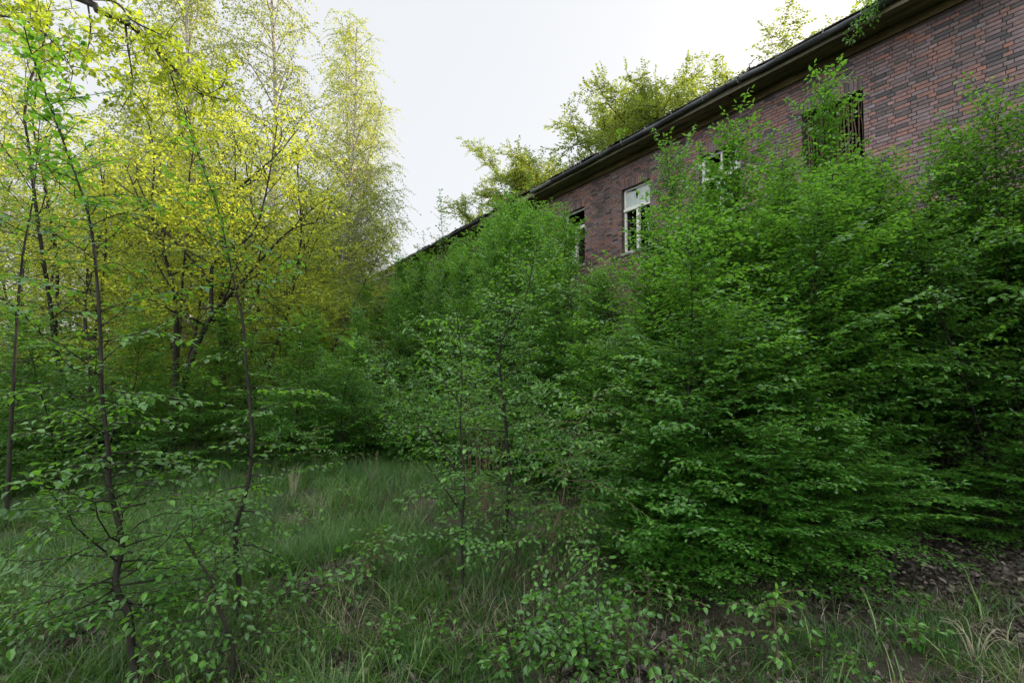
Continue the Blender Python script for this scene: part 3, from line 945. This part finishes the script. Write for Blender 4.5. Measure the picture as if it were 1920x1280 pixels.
# dark low growth at the far side of the clearing
k = 0
for px, Yd, py in [(640, 8.2, 690), (720, 8.0, 700), (800, 7.6, 660), (560, 8.6, 700), (690, 9.4, 620), (860, 7.3, 690), (600, 10, 610), (770, 9.0, 600), (500, 9.2, 680), (930, 7.0, 640), (1000, 6.6, 690), (1070, 6.2, 740)]:
    H = top_h(py, Yd)
    put(LOW[k % 3], ground_x(px, Yd), Yd, 'dense dark green shrub along the far edge of the grass clearing', 'shrub', 'shrubs along the far edge of the clearing', rnd.uniform(0, 6.28), H / 2.1)
    k += 1
for px, Yd, py in [(60, 7.2, 640), (-60, 6.6, 640), (160, 8.2, 650), (240, 8.8, 660), (20, 9.2, 590), (380, 9.4, 690), (130, 10.2, 600), (310, 10.5, 640), (-20, 12, 560), (90, 13, 560), (200, 12.5, 590), (300, 13.5, 600), (400, 12.0, 640), (470, 13, 610), (530, 14, 600), (60, 17, 570), (160, 18, 575), (260, 18, 590), (360, 17, 600), (440, 18.5, 600), (520, 19, 610), (580, 17, 600), (-40, 18, 560), (100, 25, 600), (220, 26, 605), (330, 26, 610), (420, 27, 610), (500, 27, 610)]:
    H = top_h(py, Yd)
    put(LOW[k % 3], ground_x(px, Yd), Yd, 'shaded shrub in the dim undergrowth below the sunlit trees', 'shrub', 'undergrowth shrubs below the sunlit trees', rnd.uniform(0, 6.28), H / 2.1)
    k += 1

for j, (px, Yd, py, lab) in enumerate([(565, 7.2, 590, 'sapling at the far edge of the clearing left of the dark shrubs'), (475, 7.6, 580, 'sapling at the far edge of the clearing beside the slim straight stem'),
                                       (640, 7.4, 625, 'sapling in front of the dark shrubs at the back of the clearing'), (245, 6.9, 590, 'sapling behind the crooked trunk at the back of the clearing'),
                                       (110, 6.0, 560, 'sapling in the undergrowth at the left side of the clearing'), (370, 7.0, 640, 'low sapling hiding the foot of the leaning dark tree'), (-30, 5.4, 520, 'sapling half cut off by the left edge of the picture')]):
    H = top_h(py, Yd)
    put(NEAR[(j * 2) % 6], ground_x(px, Yd), Yd, lab, 'sapling', 'saplings at the back of the clearing', rnd.uniform(0, 6.28), (.75, .75, H / 4.1))

# ------------------------------------------------------------------ left woodland
wl = [(-7.6, 8.6, 1.0), (-5.9, 10.6, 1.0), (-9.6, 10.4, 1.05), (-6.1, 13.6, .85), (-8.4, 13.4, 1.15), (-12.0, 12.4, 1.1), (-12.6, 16.5, 1.25), (-9.0, 18., 1.25), (-7.6, 16.2, 1.0),
      (-15.5, 14.5, 1.2), (-17., 19., 1.4), (-13., 22., 1.4), (-20., 24., 1.5), (-10.5, 26., 1.3), (-15.5, 29., 1.5), (-24., 31., 1.7), (-20., 37., 1.6), (-14., 38., 1.3), (-28., 28., 1.6), (-31., 40., 1.8), (-24, 46, 1.7), (-17, 47, 1.4), (-8.2, 23, 1.0), (-11, 33, 1.1),
      (-7.0, 12.2, 1.0), (-10.8, 14.8, 1.15), (-14.0, 17.5, 1.25), (-11.0, 20.5, 1.2), (-8.6, 18.8, 1.0), (-6.9, 16.0, .85), (-16.5, 23, 1.4), (-13, 26, 1.3), (-9.8, 30, 1.1), (-22, 34, 1.6), (-6.2, 8.9, .8)]
for i, (x, y, s) in enumerate(wl):
    near = i < 9
    put(WOOD[i % 4], x, y, 'many stemmed small tree with sunlit yellow green leaves in the wood on the left' if near else 'far small tree closing the view in the wood on the left', 'tree',
        'near trees of the sunlit wood' if near else 'far trees of the sunlit wood', rnd.uniform(0, 6.28), s)

bl = [(-7.45, 20.0, 15.4 / 16, 'narrow birch with a tall pointed crown standing alone against the white sky', 1.15),
      (-7.6, 22.5, .70, 'lower birch filling the gap on the right of the pointed one', 1.2),
      (-8.2, 21.6, .88, 'birch standing tight behind the pointed one', 1.3),
      (-7.0, 19.0, .50, 'short birch at the right foot of the pointed one', 1.5),
      (-10.6, 15.2, 1.15, 'birch with a twin white trunk rising behind the sunlit small trees', .95),
      (-9.1, 17.6, 1.22, 'tall birch between the twin trunked birch and the pointed one', .9),
      (-14.2, 18.5, 1.2, 'birch behind the overhanging oak limb', 1.0),
      (-17.8, 16.5, 1.15, 'birch at the left edge of the wood', 1.0),
      (-8.6, 24.0, 1.12, 'distant birch half hidden behind the pointed one', 1.1)]
for i, (x, y, s, lab, w) in enumerate(bl):
    put(BIRCH[i % 3], x, y, lab, 'birch tree', 'birches of the left wood', rnd.uniform(0, 6.28), (s * w, s * w, s))

# ------------------------------------------------------------------ oaks behind the building
ob_ = [(1000, 37, 285, 'lowest oak crown showing behind the roof above the pale gutter end'),
       (1075, 34, 225, 'oak crown with fine open twigs behind the roof, second from its lower end'),
       (1140, 33, 175, 'third oak crown from the lower end of the line behind the roof'),
       (1205, 34, 135, 'oak just below the tall rounded crown behind the roof'),
       (1270, 31, 98, 'tall rounded oak crown rising behind the middle of the roof'),
       (1345, 30, 100, 'oak behind the roof, right of the tall rounded crown'),
       (1600, 26, 0, 'oak whose lowest twigs peep over the eave near the top right of the sky')]
for i, (px, Yd, py, lab) in enumerate(ob_):
    H = top_h(py, Yd)
    put(OAK[(i + 1) % 3], ground_x(px, Yd), Yd, lab, 'oak tree', 'oaks behind the building', 1.3 * i, (H / 20.5 * 1.3, H / 20.5 * 1.3, H / 20.5), z=0)


# ------------------------------------------------------------------ plants modelled one by one
def px_stem(pts, n):
    P = np.array([at(*p) for p in pts])
    P[0, 2] = float(gz(P[0, 0], P[0, 1])) - .03
    base = P[0].copy()
    return base, resample(P - base, n)


# slim tree at bottom left
b, P = px_stem([(263, 1300, 2.33), (248, 1215, 2.36), (241, 1150, 2.37), (219, 1105, 2.38), (219, 1070, 2.4), (229, 1020, 2.42), (216, 955, 2.43), (205, 910, 2.44), (203, 840, 2.45), (191, 740, 2.46), (189, 640, 2.48), (178, 480, 2.5), (165, 400, 2.5), (135, 310, 2.5), (98, 210, 2.48), (62, 110, 2.45), (45, 50, 2.4)], 52)
pl = sapling(801, 0, .66, 88, leaf=.045, h0=.12, r0=.019, stem=P, tl=.26, tw=.056, ls=.032, elev=(-2, 42), lift=-.02, prof=.42, lowcut=.7, bwander=.2, lvar=(.3, 1.3))
t = root_at(pl.build('slim_hornbeam', M['hornbeam'], M['bark'], 'near'), b)
tag(t, 'slim hornbeam with a crooked S shaped trunk in the left foreground', 'young tree')

b, P = px_stem([(440, 1172, 2.93), (448, 1100, 2.95), (444, 1045, 2.95), (441, 992, 2.97), (455, 945, 2.98), (468, 890, 3.0), (473, 810, 3.0), (463, 700, 3.05), (455, 600, 3.1), (441, 540, 3.1), (426, 470, 3.15), (410, 395, 3.2), (375, 300, 3.2), (340, 200, 3.2)], 36)
pl = sapling(802, 0, .62, 44, leaf=.043, h0=.12, r0=.018, stem=P, tl=.24, tw=.06, ls=.032, elev=(0, 40), lift=-.02, prof=.4, lowcut=.8, bwander=.2, lvar=(.3, 1.3))
t = root_at(pl.build('slim_hornbeam', M['hornbeam'], M['bark'], 'near'), b)
tag(t, 'slim hornbeam with a straighter dark stem right of the crooked trunk', 'young tree')

b, P = px_stem([(432, 1290, 2.36), (437, 1210, 2.38), (414, 1150, 2.4), (396, 1090, 2.42), (365, 1040, 2.45), (340, 1000, 2.45)], 16)
pl = sapling(803, 0, .55, 26, leaf=.043, h0=.1, r0=.012, stem=P, tl=.2, tw=.075, ls=.035, elev=(0, 30), lift=-.03, prof=.3, lowcut=.9)
t = root_at(pl.build('low_hornbeam', M['hornbeam'], M['bark'], 'near'), b)
tag(t, 'low leaning hornbeam with glossy leaves at the foot of the two slim trees', 'sapling')

b, P = px_stem([(15, 900, 4.6), (25, 720, 4.6), (40, 500, 4.7), (62, 370, 4.7), (75, 220, 4.7)], 22)
b[2] = float(gz(b[0], b[1])) - .03
P = P.copy(); P[0, 2] = 0
pl = sapling(804, 0, .8, 50, leaf=.048, h0=.15, r0=.019, stem=np.vstack([P[:1], P[1:]]), tl=.3, tw=.12, ls=.055, elev=(5, 45), lift=-.02, prof=.4, lowcut=.8, keep=.85)
t = root_at(pl.build('slim_hornbeam', M['hornbeam'], M['bark'], 'near'), b)
tag(t, 'thin dark stemmed tree at the left edge behind the crooked trunk', 'young tree')

# centre saplings
b, P = px_stem([(868, 1105, 3.36), (866, 1000, 3.38), (870, 900, 3.4), (863, 800, 3.42), (866, 700, 3.45), (858, 590, 3.45)], 22)
pl = sapling(805, 0, .62, 42, leaf=.044, h0=.12, r0=.013, stem=P, tl=.22, tw=.07, ls=.034, elev=(5, 45), lift=-.02, prof=.45, lowcut=.7)
for pts, r0 in (([(866, 900, 3.4), (800, 800, 3.3), (735, 712, 3.22), (668, 655, 3.15)], .006), ([(864, 760, 3.43), (815, 690, 3.4), (790, 640, 3.35), (757, 600, 3.3)], .005), ([(866, 960, 3.4), (800, 870, 3.3), (760, 820, 3.25), (720, 770, 3.2)], .005)):
    Q = resample(np.array([at(*q) for q in pts]) - b, 9)
    pl.bough(Q, r0, .0015, 4)
    pl.spray(Q, 1.0, .05, .10, .04, .046, start=.25, flat=.2, taper=.2)
t = root_at(pl.build('young_hornbeam', M['hornbeam'], M['bark'], 'near'), b)
tag(t, 'central sapling with two long bright shoots arching up to the left', 'sapling')

b, P = px_stem([(942, 1030, 4.15), (955, 900, 4.15), (945, 760, 4.2), (938, 650, 4.2), (985, 560, 4.2), (1003, 470, 4.2)], 22)
pl = sapling(806, 0, .95, 64, leaf=.048, h0=.1, r0=.020, stem=P, tl=.3, tw=.075, ls=.036, elev=(5, 55), lift=-.03, prof=.55, lowcut=.7)
t = root_at(pl.build('young_hornbeam', M['hornbeam'], M['bark'], 'near'), b)
tag(t, 'darker sapling with a thick stem standing between the arching one and the tan stemmed one', 'sapling')

b, P = px_stem([(1030, 1085, 3.5), (1036, 1000, 3.5), (1052, 955, 3.5), (1066, 870, 3.5), (1085, 800, 3.5), (1120, 735, 3.5)], 20)
pl = sapling(807, 0, .66, 38, leaf=.045, h0=.14, r0=.010, stem=P, tl=.24, tw=.075, ls=.035, elev=(0, 35), lift=-.05, prof=.35, lowcut=.8)
Q = resample(np.array([at(*q) for q in [(1060, 900, 3.5), (1120, 905, 3.35), (1190, 950, 3.25), (1248, 995, 3.2)]]) - b, 9)
pl.bough(Q, .004, .0015, 4); pl.spray(Q, .9, .05, .16, .036, .046, start=.2, flat=.2)
t = root_at(pl.build('young_hornbeam', M['hornbeam'], M['bark_tan'], 'near'), b)
tag(t, 'sapling with a tan stem and drooping pale green sprays behind the round leaved bush', 'sapling')

# round leaved bush in front
base = at(1085, 1228, 2.63); base[2] = float(gz(base[0], base[1]))
pl = Plant(808)
for j in range(19):
    az = j * 2.4 + pl.r.normal(0, .3)
    L = pl.r.uniform(.35, .62)
    el = R(pl.r.uniform(25, 70))
    B = pl.grow((math.cos(az) * .03, math.sin(az) * .03, -.02), (math.cos(az) * math.cos(el), math.sin(az) * math.cos(el), math.sin(el)), L, 8, .12, -.06)
    pl.bough(B, .006, .002, 5)
    pl.spray(B, L, .05, .2, .032, .043, start=.2, flat=.3, nrm=.4, droop=.25, taper=.3)
t = root_at(pl.build('low_bush', M['hornbeam'], M['bark'], 'round'), base)
tag(t, 'low bush with large rounded leaves at the bottom centre', 'bush')

# seedlings
for i, (px, py, Yd, H, lab, sd) in enumerate([(1456, 1238, 2.58, .50, 'small seedling with a bare pale stem on the litter at bottom right', 811), (690, 1120, 3.25, .42, 'tiny seedling with one arching twig in the grass left of the centre sapling', 812),
                                              (1215, 1160, 3.0, .36, 'small green seedling right of the round leaved bush', 813), (590, 900, 6.4, .75, 'small green shoot at the back of the grass clearing', 814), (80, 1190, 2.75, .3, 'small seedling in the grass at the lower left edge', 815)]):
    base = at(px, py, Yd); base[2] = float(gz(base[0], base[1]))
    pl = Plant(sd)
    P = pl.grow((0, 0, -.02), (.05, 0, 1), H, 8, .06, .05)
    sapling(0, H, .36, 12, leaf=.044, h0=.42, r0=.005, stem=P, tl=.16, tw=.06, ls=.034, elev=(-5, 30), lift=-.06, pl=pl, sides=5, prof=.3, lowcut=.8)
    t = root_at(pl.build('seedling', M['hornbeam'], M['bark_tan'], 'near'), base)
    tag(t, lab, 'seedling')

# more seedlings scattered in the meadow
pl = Plant(816)
P = pl.grow((0, 0, -.02), (.05, 0, 1), .2, 8, .08, .05)
sapling(0, .2, .16, 9, leaf=.04, h0=.3, r0=.003, stem=P, tl=.09, tw=.05, ls=.035, elev=(0, 40), lift=-.05, pl=pl, sides=4, prof=.3, lowcut=.8)
sd = pl.build('seedling', M['hornbeam'], M['bark_tan'], 'near')
for j, (px, Yd) in enumerate([(150, 3.3), (330, 3.6), (520, 2.7), (620, 3.0), (570, 4.4), (740, 2.6), (820, 2.75), (930, 2.5), (1180, 2.6), (1320, 2.75), (1560, 2.5), (1700, 2.7), (660, 5.2), (450, 5.0), (770, 3.9), (30, 3.0), (1270, 2.45), (1010, 2.9)]):
    put(sd, ground_x(px, Yd), Yd, 'tiny ankle high seedling scattered in the grass', 'seedling', 'tiny seedlings scattered in the grass', rnd.uniform(0, 6.28), rnd.uniform(.7, 1.4))

# leaning multi stemmed tree left of centre
def stems_tree(seed, stems, name, leafm, bark, tmpl, **kw):
    b = at(*stems[0][0][0]); b[2] = float(gz(b[0], b[1])) - .05
    pl = Plant(seed)
    for i, (pts, r0, f0, nb, Lm) in enumerate(stems):
        P = np.array([at(*q) for q in pts])
        if i == 0: P[0] = b
        P = resample(P - b, 18)
        limbed(pl, P, r0, f0, nb, Lm, **kw)
    return root_at(pl.build(name, leafm, bark, tmpl), b)


kw = dict(leaf=.066, elev=(8, 55), n2=9, l2=.5, tl=.42, tw=.11, ls=.055, lift2=-.01, r1=.010)
t = stems_tree(820, [
    ([(292, 890, 7.3), (330, 775, 7.35), (362, 665, 7.4), (397, 592, 7.4), (432, 552, 7.4), (470, 510, 7.4), (540, 434, 7.5), (590, 418, 7.6)], .056, .36, 14, 1.5),
    ([(397, 592, 7.4), (396, 520, 7.4), (402, 490, 7.4), (428, 470, 7.5), (478, 432, 7.6), (505, 330, 7.7), (520, 230, 7.8)], .033, .25, 14, 1.5),
    ([(396, 535, 7.4), (372, 500, 7.4), (320, 445, 7.3), (270, 390, 7.3), (235, 310, 7.3)], .024, .3, 10, 1.4)], 'leaning_tree', M['wood'], M['bark'], 'mid', **kw)
tag(t, 'dark trunked tree leaning right and forking low in front of the sunlit wood', 'tree')
t = stems_tree(821, [
    ([(322, 850, 8.2), (328, 700, 8.2), (331, 600, 8.2), (328, 560, 8.2), (318, 510, 8.2), (302, 458, 8.2), (285, 380, 8.3), (290, 290, 8.4), (270, 200, 8.4)], .05, .35, 18, 1.8)], 'upright_tree', M['wood'], M['bark'], 'mid', **kw)
tag(t, 'upright reddish trunked tree just left of the leaning forked one', 'tree')
t = stems_tree(822, [
    ([(425, 700, 9.5), (415, 560, 9.5), (420, 470, 9.5), (416, 395, 9.5), (440, 360, 9.5), (472, 332, 9.5), (520, 290, 9.6), (560, 240, 9.6)], .06, .3, 12, 1.8),
    ([(416, 395, 9.5), (396, 352, 9.5), (370, 280, 9.5), (353, 215, 9.5), (340, 130, 9.5)], .035, .2, 10, 1.7)], 'forked_tree', M['wood'], M['bark'], 'mid', **kw)
tag(t, 'sunlit tree with a high fork behind the leaning dark trunk', 'tree')

# oak standing left of the view, limbs reaching over
b = np.array([-8.6, 5.2, -.1])
pl = Plant(830)
P = resample(np.array([(0, 0, 0), (.1, .05, 2.), (.0, .2, 4.), (.3, .3, 6.), (.2, .2, 8.), (.5, .3, 10.)]), 16)
pl.stem(P, .26, .06, 9)
LIMB = [([(-340, 40, 5.4), (-100, -60, 5.5), (150, -2, 5.6), (185, 22, 5.6), (235, 42, 5.6), (282, 80, 5.65), (312, 112, 5.7), (365, 170, 5.8), (430, 190, 5.9)], .042),
        ([(150, -2, 5.6), (215, 4, 5.5), (250, 40, 5.4), (300, 65, 5.3), (340, 95, 5.2)], .016),
        ([(235, 42, 5.6), (240, 90, 5.55), (246, 130, 5.5), (248, 165, 5.5), (225, 210, 5.5)], .014),
        ([(165, 10, 5.6), (170, 50, 5.6), (166, 85, 5.6), (158, 118, 5.6)], .012),
        ([(282, 80, 5.65), (310, 120, 5.5), (335, 140, 5.4), (385, 175, 5.3), (420, 160, 5.3)], .012),
        ([(-100, -60, 5.5), (-20, 20, 5.2), (50, 40, 5.0), (110, 90, 4.9), (140, 140, 4.8)], .016),
        ([(-100, -60, 5.5), (-10, 5, 5.9), (60, 22, 6.1), (150, 15, 6.3)], .012),
        ([(312, 112, 5.7), (330, 170, 5.7), (350, 220, 5.7), (340, 260, 5.7)], .010)]
for i, (pts, r0) in enumerate(LIMB):
    Q = np.array([at(*q) for q in pts]) - b
    if i == 0:
        Q = np.vstack([P[9][None], Q])
    Q = resample(Q, 22)
    pl.bough(Q, r0 if i else .06, .006 if i == 0 else .003, 6)
    st = .45 if i == 0 else .1
    nq = int(22 * st)
    L = np.linalg.norm(np.diff(Q[nq:], axis=0), axis=1).sum()
    for j in range(max(4, int(L / .075))):
        f = st + (1 - st) * (j + pl.r.random()) / max(4, int(L / .075))
        u = min(f * 21, 20.99); ii = int(u)
        q = Q[ii] * (1 - u + ii) + Q[ii + 1] * (u - ii)
        d = norm(norm(Q[ii + 1] - Q[ii]) * .5 + pl.r.normal(0, .7, 3) + np.array([0, 0, .1]))
        l = pl.r.uniform(.14, .42)
        B = pl.grow(q, d, l, 6, .22, .0)
        pl.bough(B, .005, .0015, 4)
        pl.spray(B, l, .05, .13, .036, .075, start=.15, flat=.6, nrm=.8, droop=.1, taper=.2, ang=(20, 75))
t = root_at(pl.build('oak_tree', M['oak_near'], M['bark'], 'oak'), b)
tag(t, 'oak limb with dark crooked twigs and yellow lobed leaves hanging into the top left', 'oak tree')

# green spray hanging over the eave at top right
b = facade(3.1, .62, ZW + .26)
pl = Plant(840)
ux, nn_ = np.array([cw, sw, 0]), np.array([-sw, cw, 0])
for j, (a, c, d) in enumerate([(.55, .16, -.55), (.35, .2, -.35), (.8, .12, -.45), (.2, .22, -.12), (.45, .1, -.2), (.0, .2, .1), (.65, .3, -.7), (-.3, .15, .05)]):
    Q = resample(np.array([(0, 0, 0), ux * a * .3 + nn_ * c * .7 + UP * .10, ux * a * .7 + nn_ * c + UP * d * .4, ux * a + nn_ * c + UP * d]), 8)
    pl.bough(Q, .008, .002, 4)
    pl.spray(Q, .9, .06, .17, .035, .062, start=.15, flat=.5, nrm=.6, droop=.4, taper=.2)
t = root_at(pl.build('hanging_branch', M['hornbeam'], M['bark'], 'near'), b)
tag(t, 'bright green leafy branch drooping over the gutter at the top right', 'branch')

for j, (t_, h_) in enumerate([(9.4, .35), (12.2, .5), (13.9, .6), (16.4, .7), (19.5, .8), (24., .9), (28., .8), (1.6, .4)]):
    b = facade(t_, .62, ZW + .16)
    pl = Plant(860 + j)
    P = pl.grow((0, 0, 0), (pl.r.normal(0, .2), pl.r.normal(0, .2), 1), h_, 7, .1, .05)
    sapling(0, h_, .3, 9, leaf=.06, h0=.15, r0=.005, stem=P, tl=.15, tw=.07, ls=.05, elev=(15, 60), pl=pl, sides=4)
    t = root_at(pl.build('roof_weed', M['thicket'], M['bark'], 'mid'), b)
    tag(t, 'small leafy weed rooted in the debris along the roof edge', 'weed', 'weeds along the roof edge')

# dead stalks in the grass
def stalks(name, base, n, H, spread, mat, seed, rad=.0022, bend=.5):
    rr = np.random.default_rng(seed)
    P = []
    for i in range(n):
        az = rr.uniform(0, 6.283); s = rr.uniform(0, spread) ; h = H * rr.uniform(.5, 1.1)
        l = h * bend * rr.uniform(.2, 1.2)
        o = np.array([math.cos(az) * s, math.sin(az) * s, 0])
        d = np.array([math.cos(az), math.sin(az), 0])
        P.append(resample(np.array([o, o + d * l * .15 + UP * h * .45, o + d * l * .5 + UP * h * .85, o + d * l + UP * h * (1 - .35 * bend * rr.random())]), 8))
    P = np.array(P)
    V, Q = tube_batch(P, np.tile(np.linspace(rad, rad * .4, 8), (n, 1)), 4)
    ob = obj(name, make_mesh(name, V, Q, mats=(mat,), smooth=True))
    ob.location = base
    return ob


M['pale_straw'] = noise_mat('pale_straw', [(.3, (.22, .19, .12)), (.7, (.42, .38, .28))], 9, 3, .7, 0)
b = at(1832, 1225, 2.66); b[2] = float(gz(b[0], b[1]))
tag(stalks('dry_grass_tuft', b, 16, .19, .04, M['pale_straw'], 91, .0022, .9), 'pale dry grass tuft with bent white blades at the bottom right', 'grass tuft')
b = at(548, 935, 5.6); b[2] = float(gz(b[0], b[1]))
tag(stalks('dry_grass_tuft', b, 30, .34, .07, M['pale_straw'], 92, .0016, .25), 'upright tan tuft of dead grass at the back of the clearing', 'grass tuft')
b = at(905, 975, 4.9); b[2] = float(gz(b[0], b[1]))
tag(stalks('dead_stalks', b, 24, 1.5, .16, M['stick'], 93, .0035, .12), 'bundle of thin dead brown stalks behind the central saplings', 'dead stalks')
b = at(700, 925, 5.8); b[2] = float(gz(b[0], b[1]))
tag(stalks('dry_grass_tuft', b, 5, .55, .05, M['stick'], 94, .003, 1.1), 'few arching brown stalks at the far edge of the grass', 'grass tuft')

# fallen twigs
for i, (px, py, Yd, L, az, lab) in enumerate([(1340, 1265, 2.42, .5, .5, 'thin pale fallen twig on the ground at bottom right'), (1600, 1262, 2.45, .7, -.1, 'long arched grey twig lying along the bottom right edge'), (620, 1215, 2.65, .3, 1.2, 'short dead twig in the grass at bottom left of centre'), (930, 1258, 2.5, .35, .2, 'short brown twig on the litter in front of the bush')]):
    b = at(px, py, Yd); b[2] = float(gz(b[0], b[1])) + .015
    pl = Plant(950 + i)
    Q = pl.grow((0, 0, 0), (math.cos(az), math.sin(az), .25), L, 10, .12, -.05)
    Q[:, 2] = np.maximum(Q[:, 2], .0)
    B2 = pl.grow(Q[4], (math.cos(az + .7), math.sin(az + .7), .2), L * .4, 6, .1, -.04)
    v1, q1 = tube_batch(Q[None], np.linspace(.005, .0015, 10)[None], 5)
    v2, q2 = tube_batch(B2[None], np.linspace(.003, .001, 6)[None], 5)
    t = obj('fallen_twig', make_mesh('fallen_twig', np.concatenate([v1, v2]), np.concatenate([q1, q2 + len(v1)]), mats=(M['bark_tan'],), smooth=True))
    t.location = b
    tag(t, lab, 'twig')

# ------------------------------------------------------------------ light
s = Vector((math.sin(R(SUN_AZ)) * math.cos(R(SUN_EL)), math.cos(R(SUN_AZ)) * math.cos(R(SUN_EL)), math.sin(R(SUN_EL))))
ld = bpy.data.lights.new('sun', 'SUN'); ld.energy = 5.0; ld.angle = R(.5); ld.color = (1, .81, .48)
lo = bpy.data.objects.new('sun', ld); COL.objects.link(lo)
lo.rotation_euler = (-s).to_track_quat('-Z', 'Y').to_euler()

W = bpy.data.worlds.new('World'); SC.world = W; W.use_nodes = True
nt = W.node_tree; nt.nodes.clear()
sky = nt.nodes.new('ShaderNodeTexSky'); sky.sky_type = 'NISHITA'; sky.sun_disc = False
sky.sun_elevation = R(SUN_EL); sky.sun_rotation = R(SUN_AZ); sky.dust_density = 3.0; sky.air_density = 1.0; sky.ozone_density = 1.0
# thin high cloud veil over the clear sky, with fill light added out of view, overhead and behind the camera
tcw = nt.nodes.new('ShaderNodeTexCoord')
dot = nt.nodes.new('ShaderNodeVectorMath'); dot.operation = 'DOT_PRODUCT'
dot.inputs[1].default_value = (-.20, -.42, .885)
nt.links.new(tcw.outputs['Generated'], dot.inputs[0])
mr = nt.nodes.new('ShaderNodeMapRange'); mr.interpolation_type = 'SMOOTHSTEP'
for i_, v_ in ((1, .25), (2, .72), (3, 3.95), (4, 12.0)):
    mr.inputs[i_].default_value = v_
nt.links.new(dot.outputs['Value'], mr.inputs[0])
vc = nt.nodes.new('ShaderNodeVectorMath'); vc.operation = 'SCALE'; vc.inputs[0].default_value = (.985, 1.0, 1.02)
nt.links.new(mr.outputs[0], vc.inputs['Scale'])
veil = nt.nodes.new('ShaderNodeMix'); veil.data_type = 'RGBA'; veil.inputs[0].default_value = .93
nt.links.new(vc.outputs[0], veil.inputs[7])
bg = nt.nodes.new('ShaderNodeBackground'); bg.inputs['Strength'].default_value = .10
out = nt.nodes.new('ShaderNodeOutputWorld')
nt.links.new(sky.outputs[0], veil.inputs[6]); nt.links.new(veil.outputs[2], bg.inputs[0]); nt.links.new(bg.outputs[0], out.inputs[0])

# ------------------------------------------------------------------ camera
cd = bpy.data.cameras.new('camera'); cd.sensor_width = 36; cd.lens = F / 1920 * 36; cd.clip_start = .05; cd.clip_end = 1200
co = bpy.data.objects.new('camera', cd); COL.objects.link(co)
co.location = (0, 0, CAMZ); co.rotation_euler = (math.pi / 2 + PITCH, 0, 0)
SC.camera = co

SC.view_settings.view_transform = 'Standard'; SC.view_settings.look = 'None'
SC.view_settings.exposure = 1.22; SC.view_settings.gamma = 1.0
SC.render.engine = 'CYCLES'
c = SC.cycles
c.max_bounces = 10; c.diffuse_bounces = 7; c.glossy_bounces = 2; c.transmission_bounces = 6; c.transparent_max_bounces = 4
c.sample_clamp_indirect = 6; c.caustics_reflective = False; c.caustics_refractive = False
c.use_denoising = True; c.use_adaptive_sampling = True; c.adaptive_threshold = .02
print('leaves etc objects', len(SC.objects))
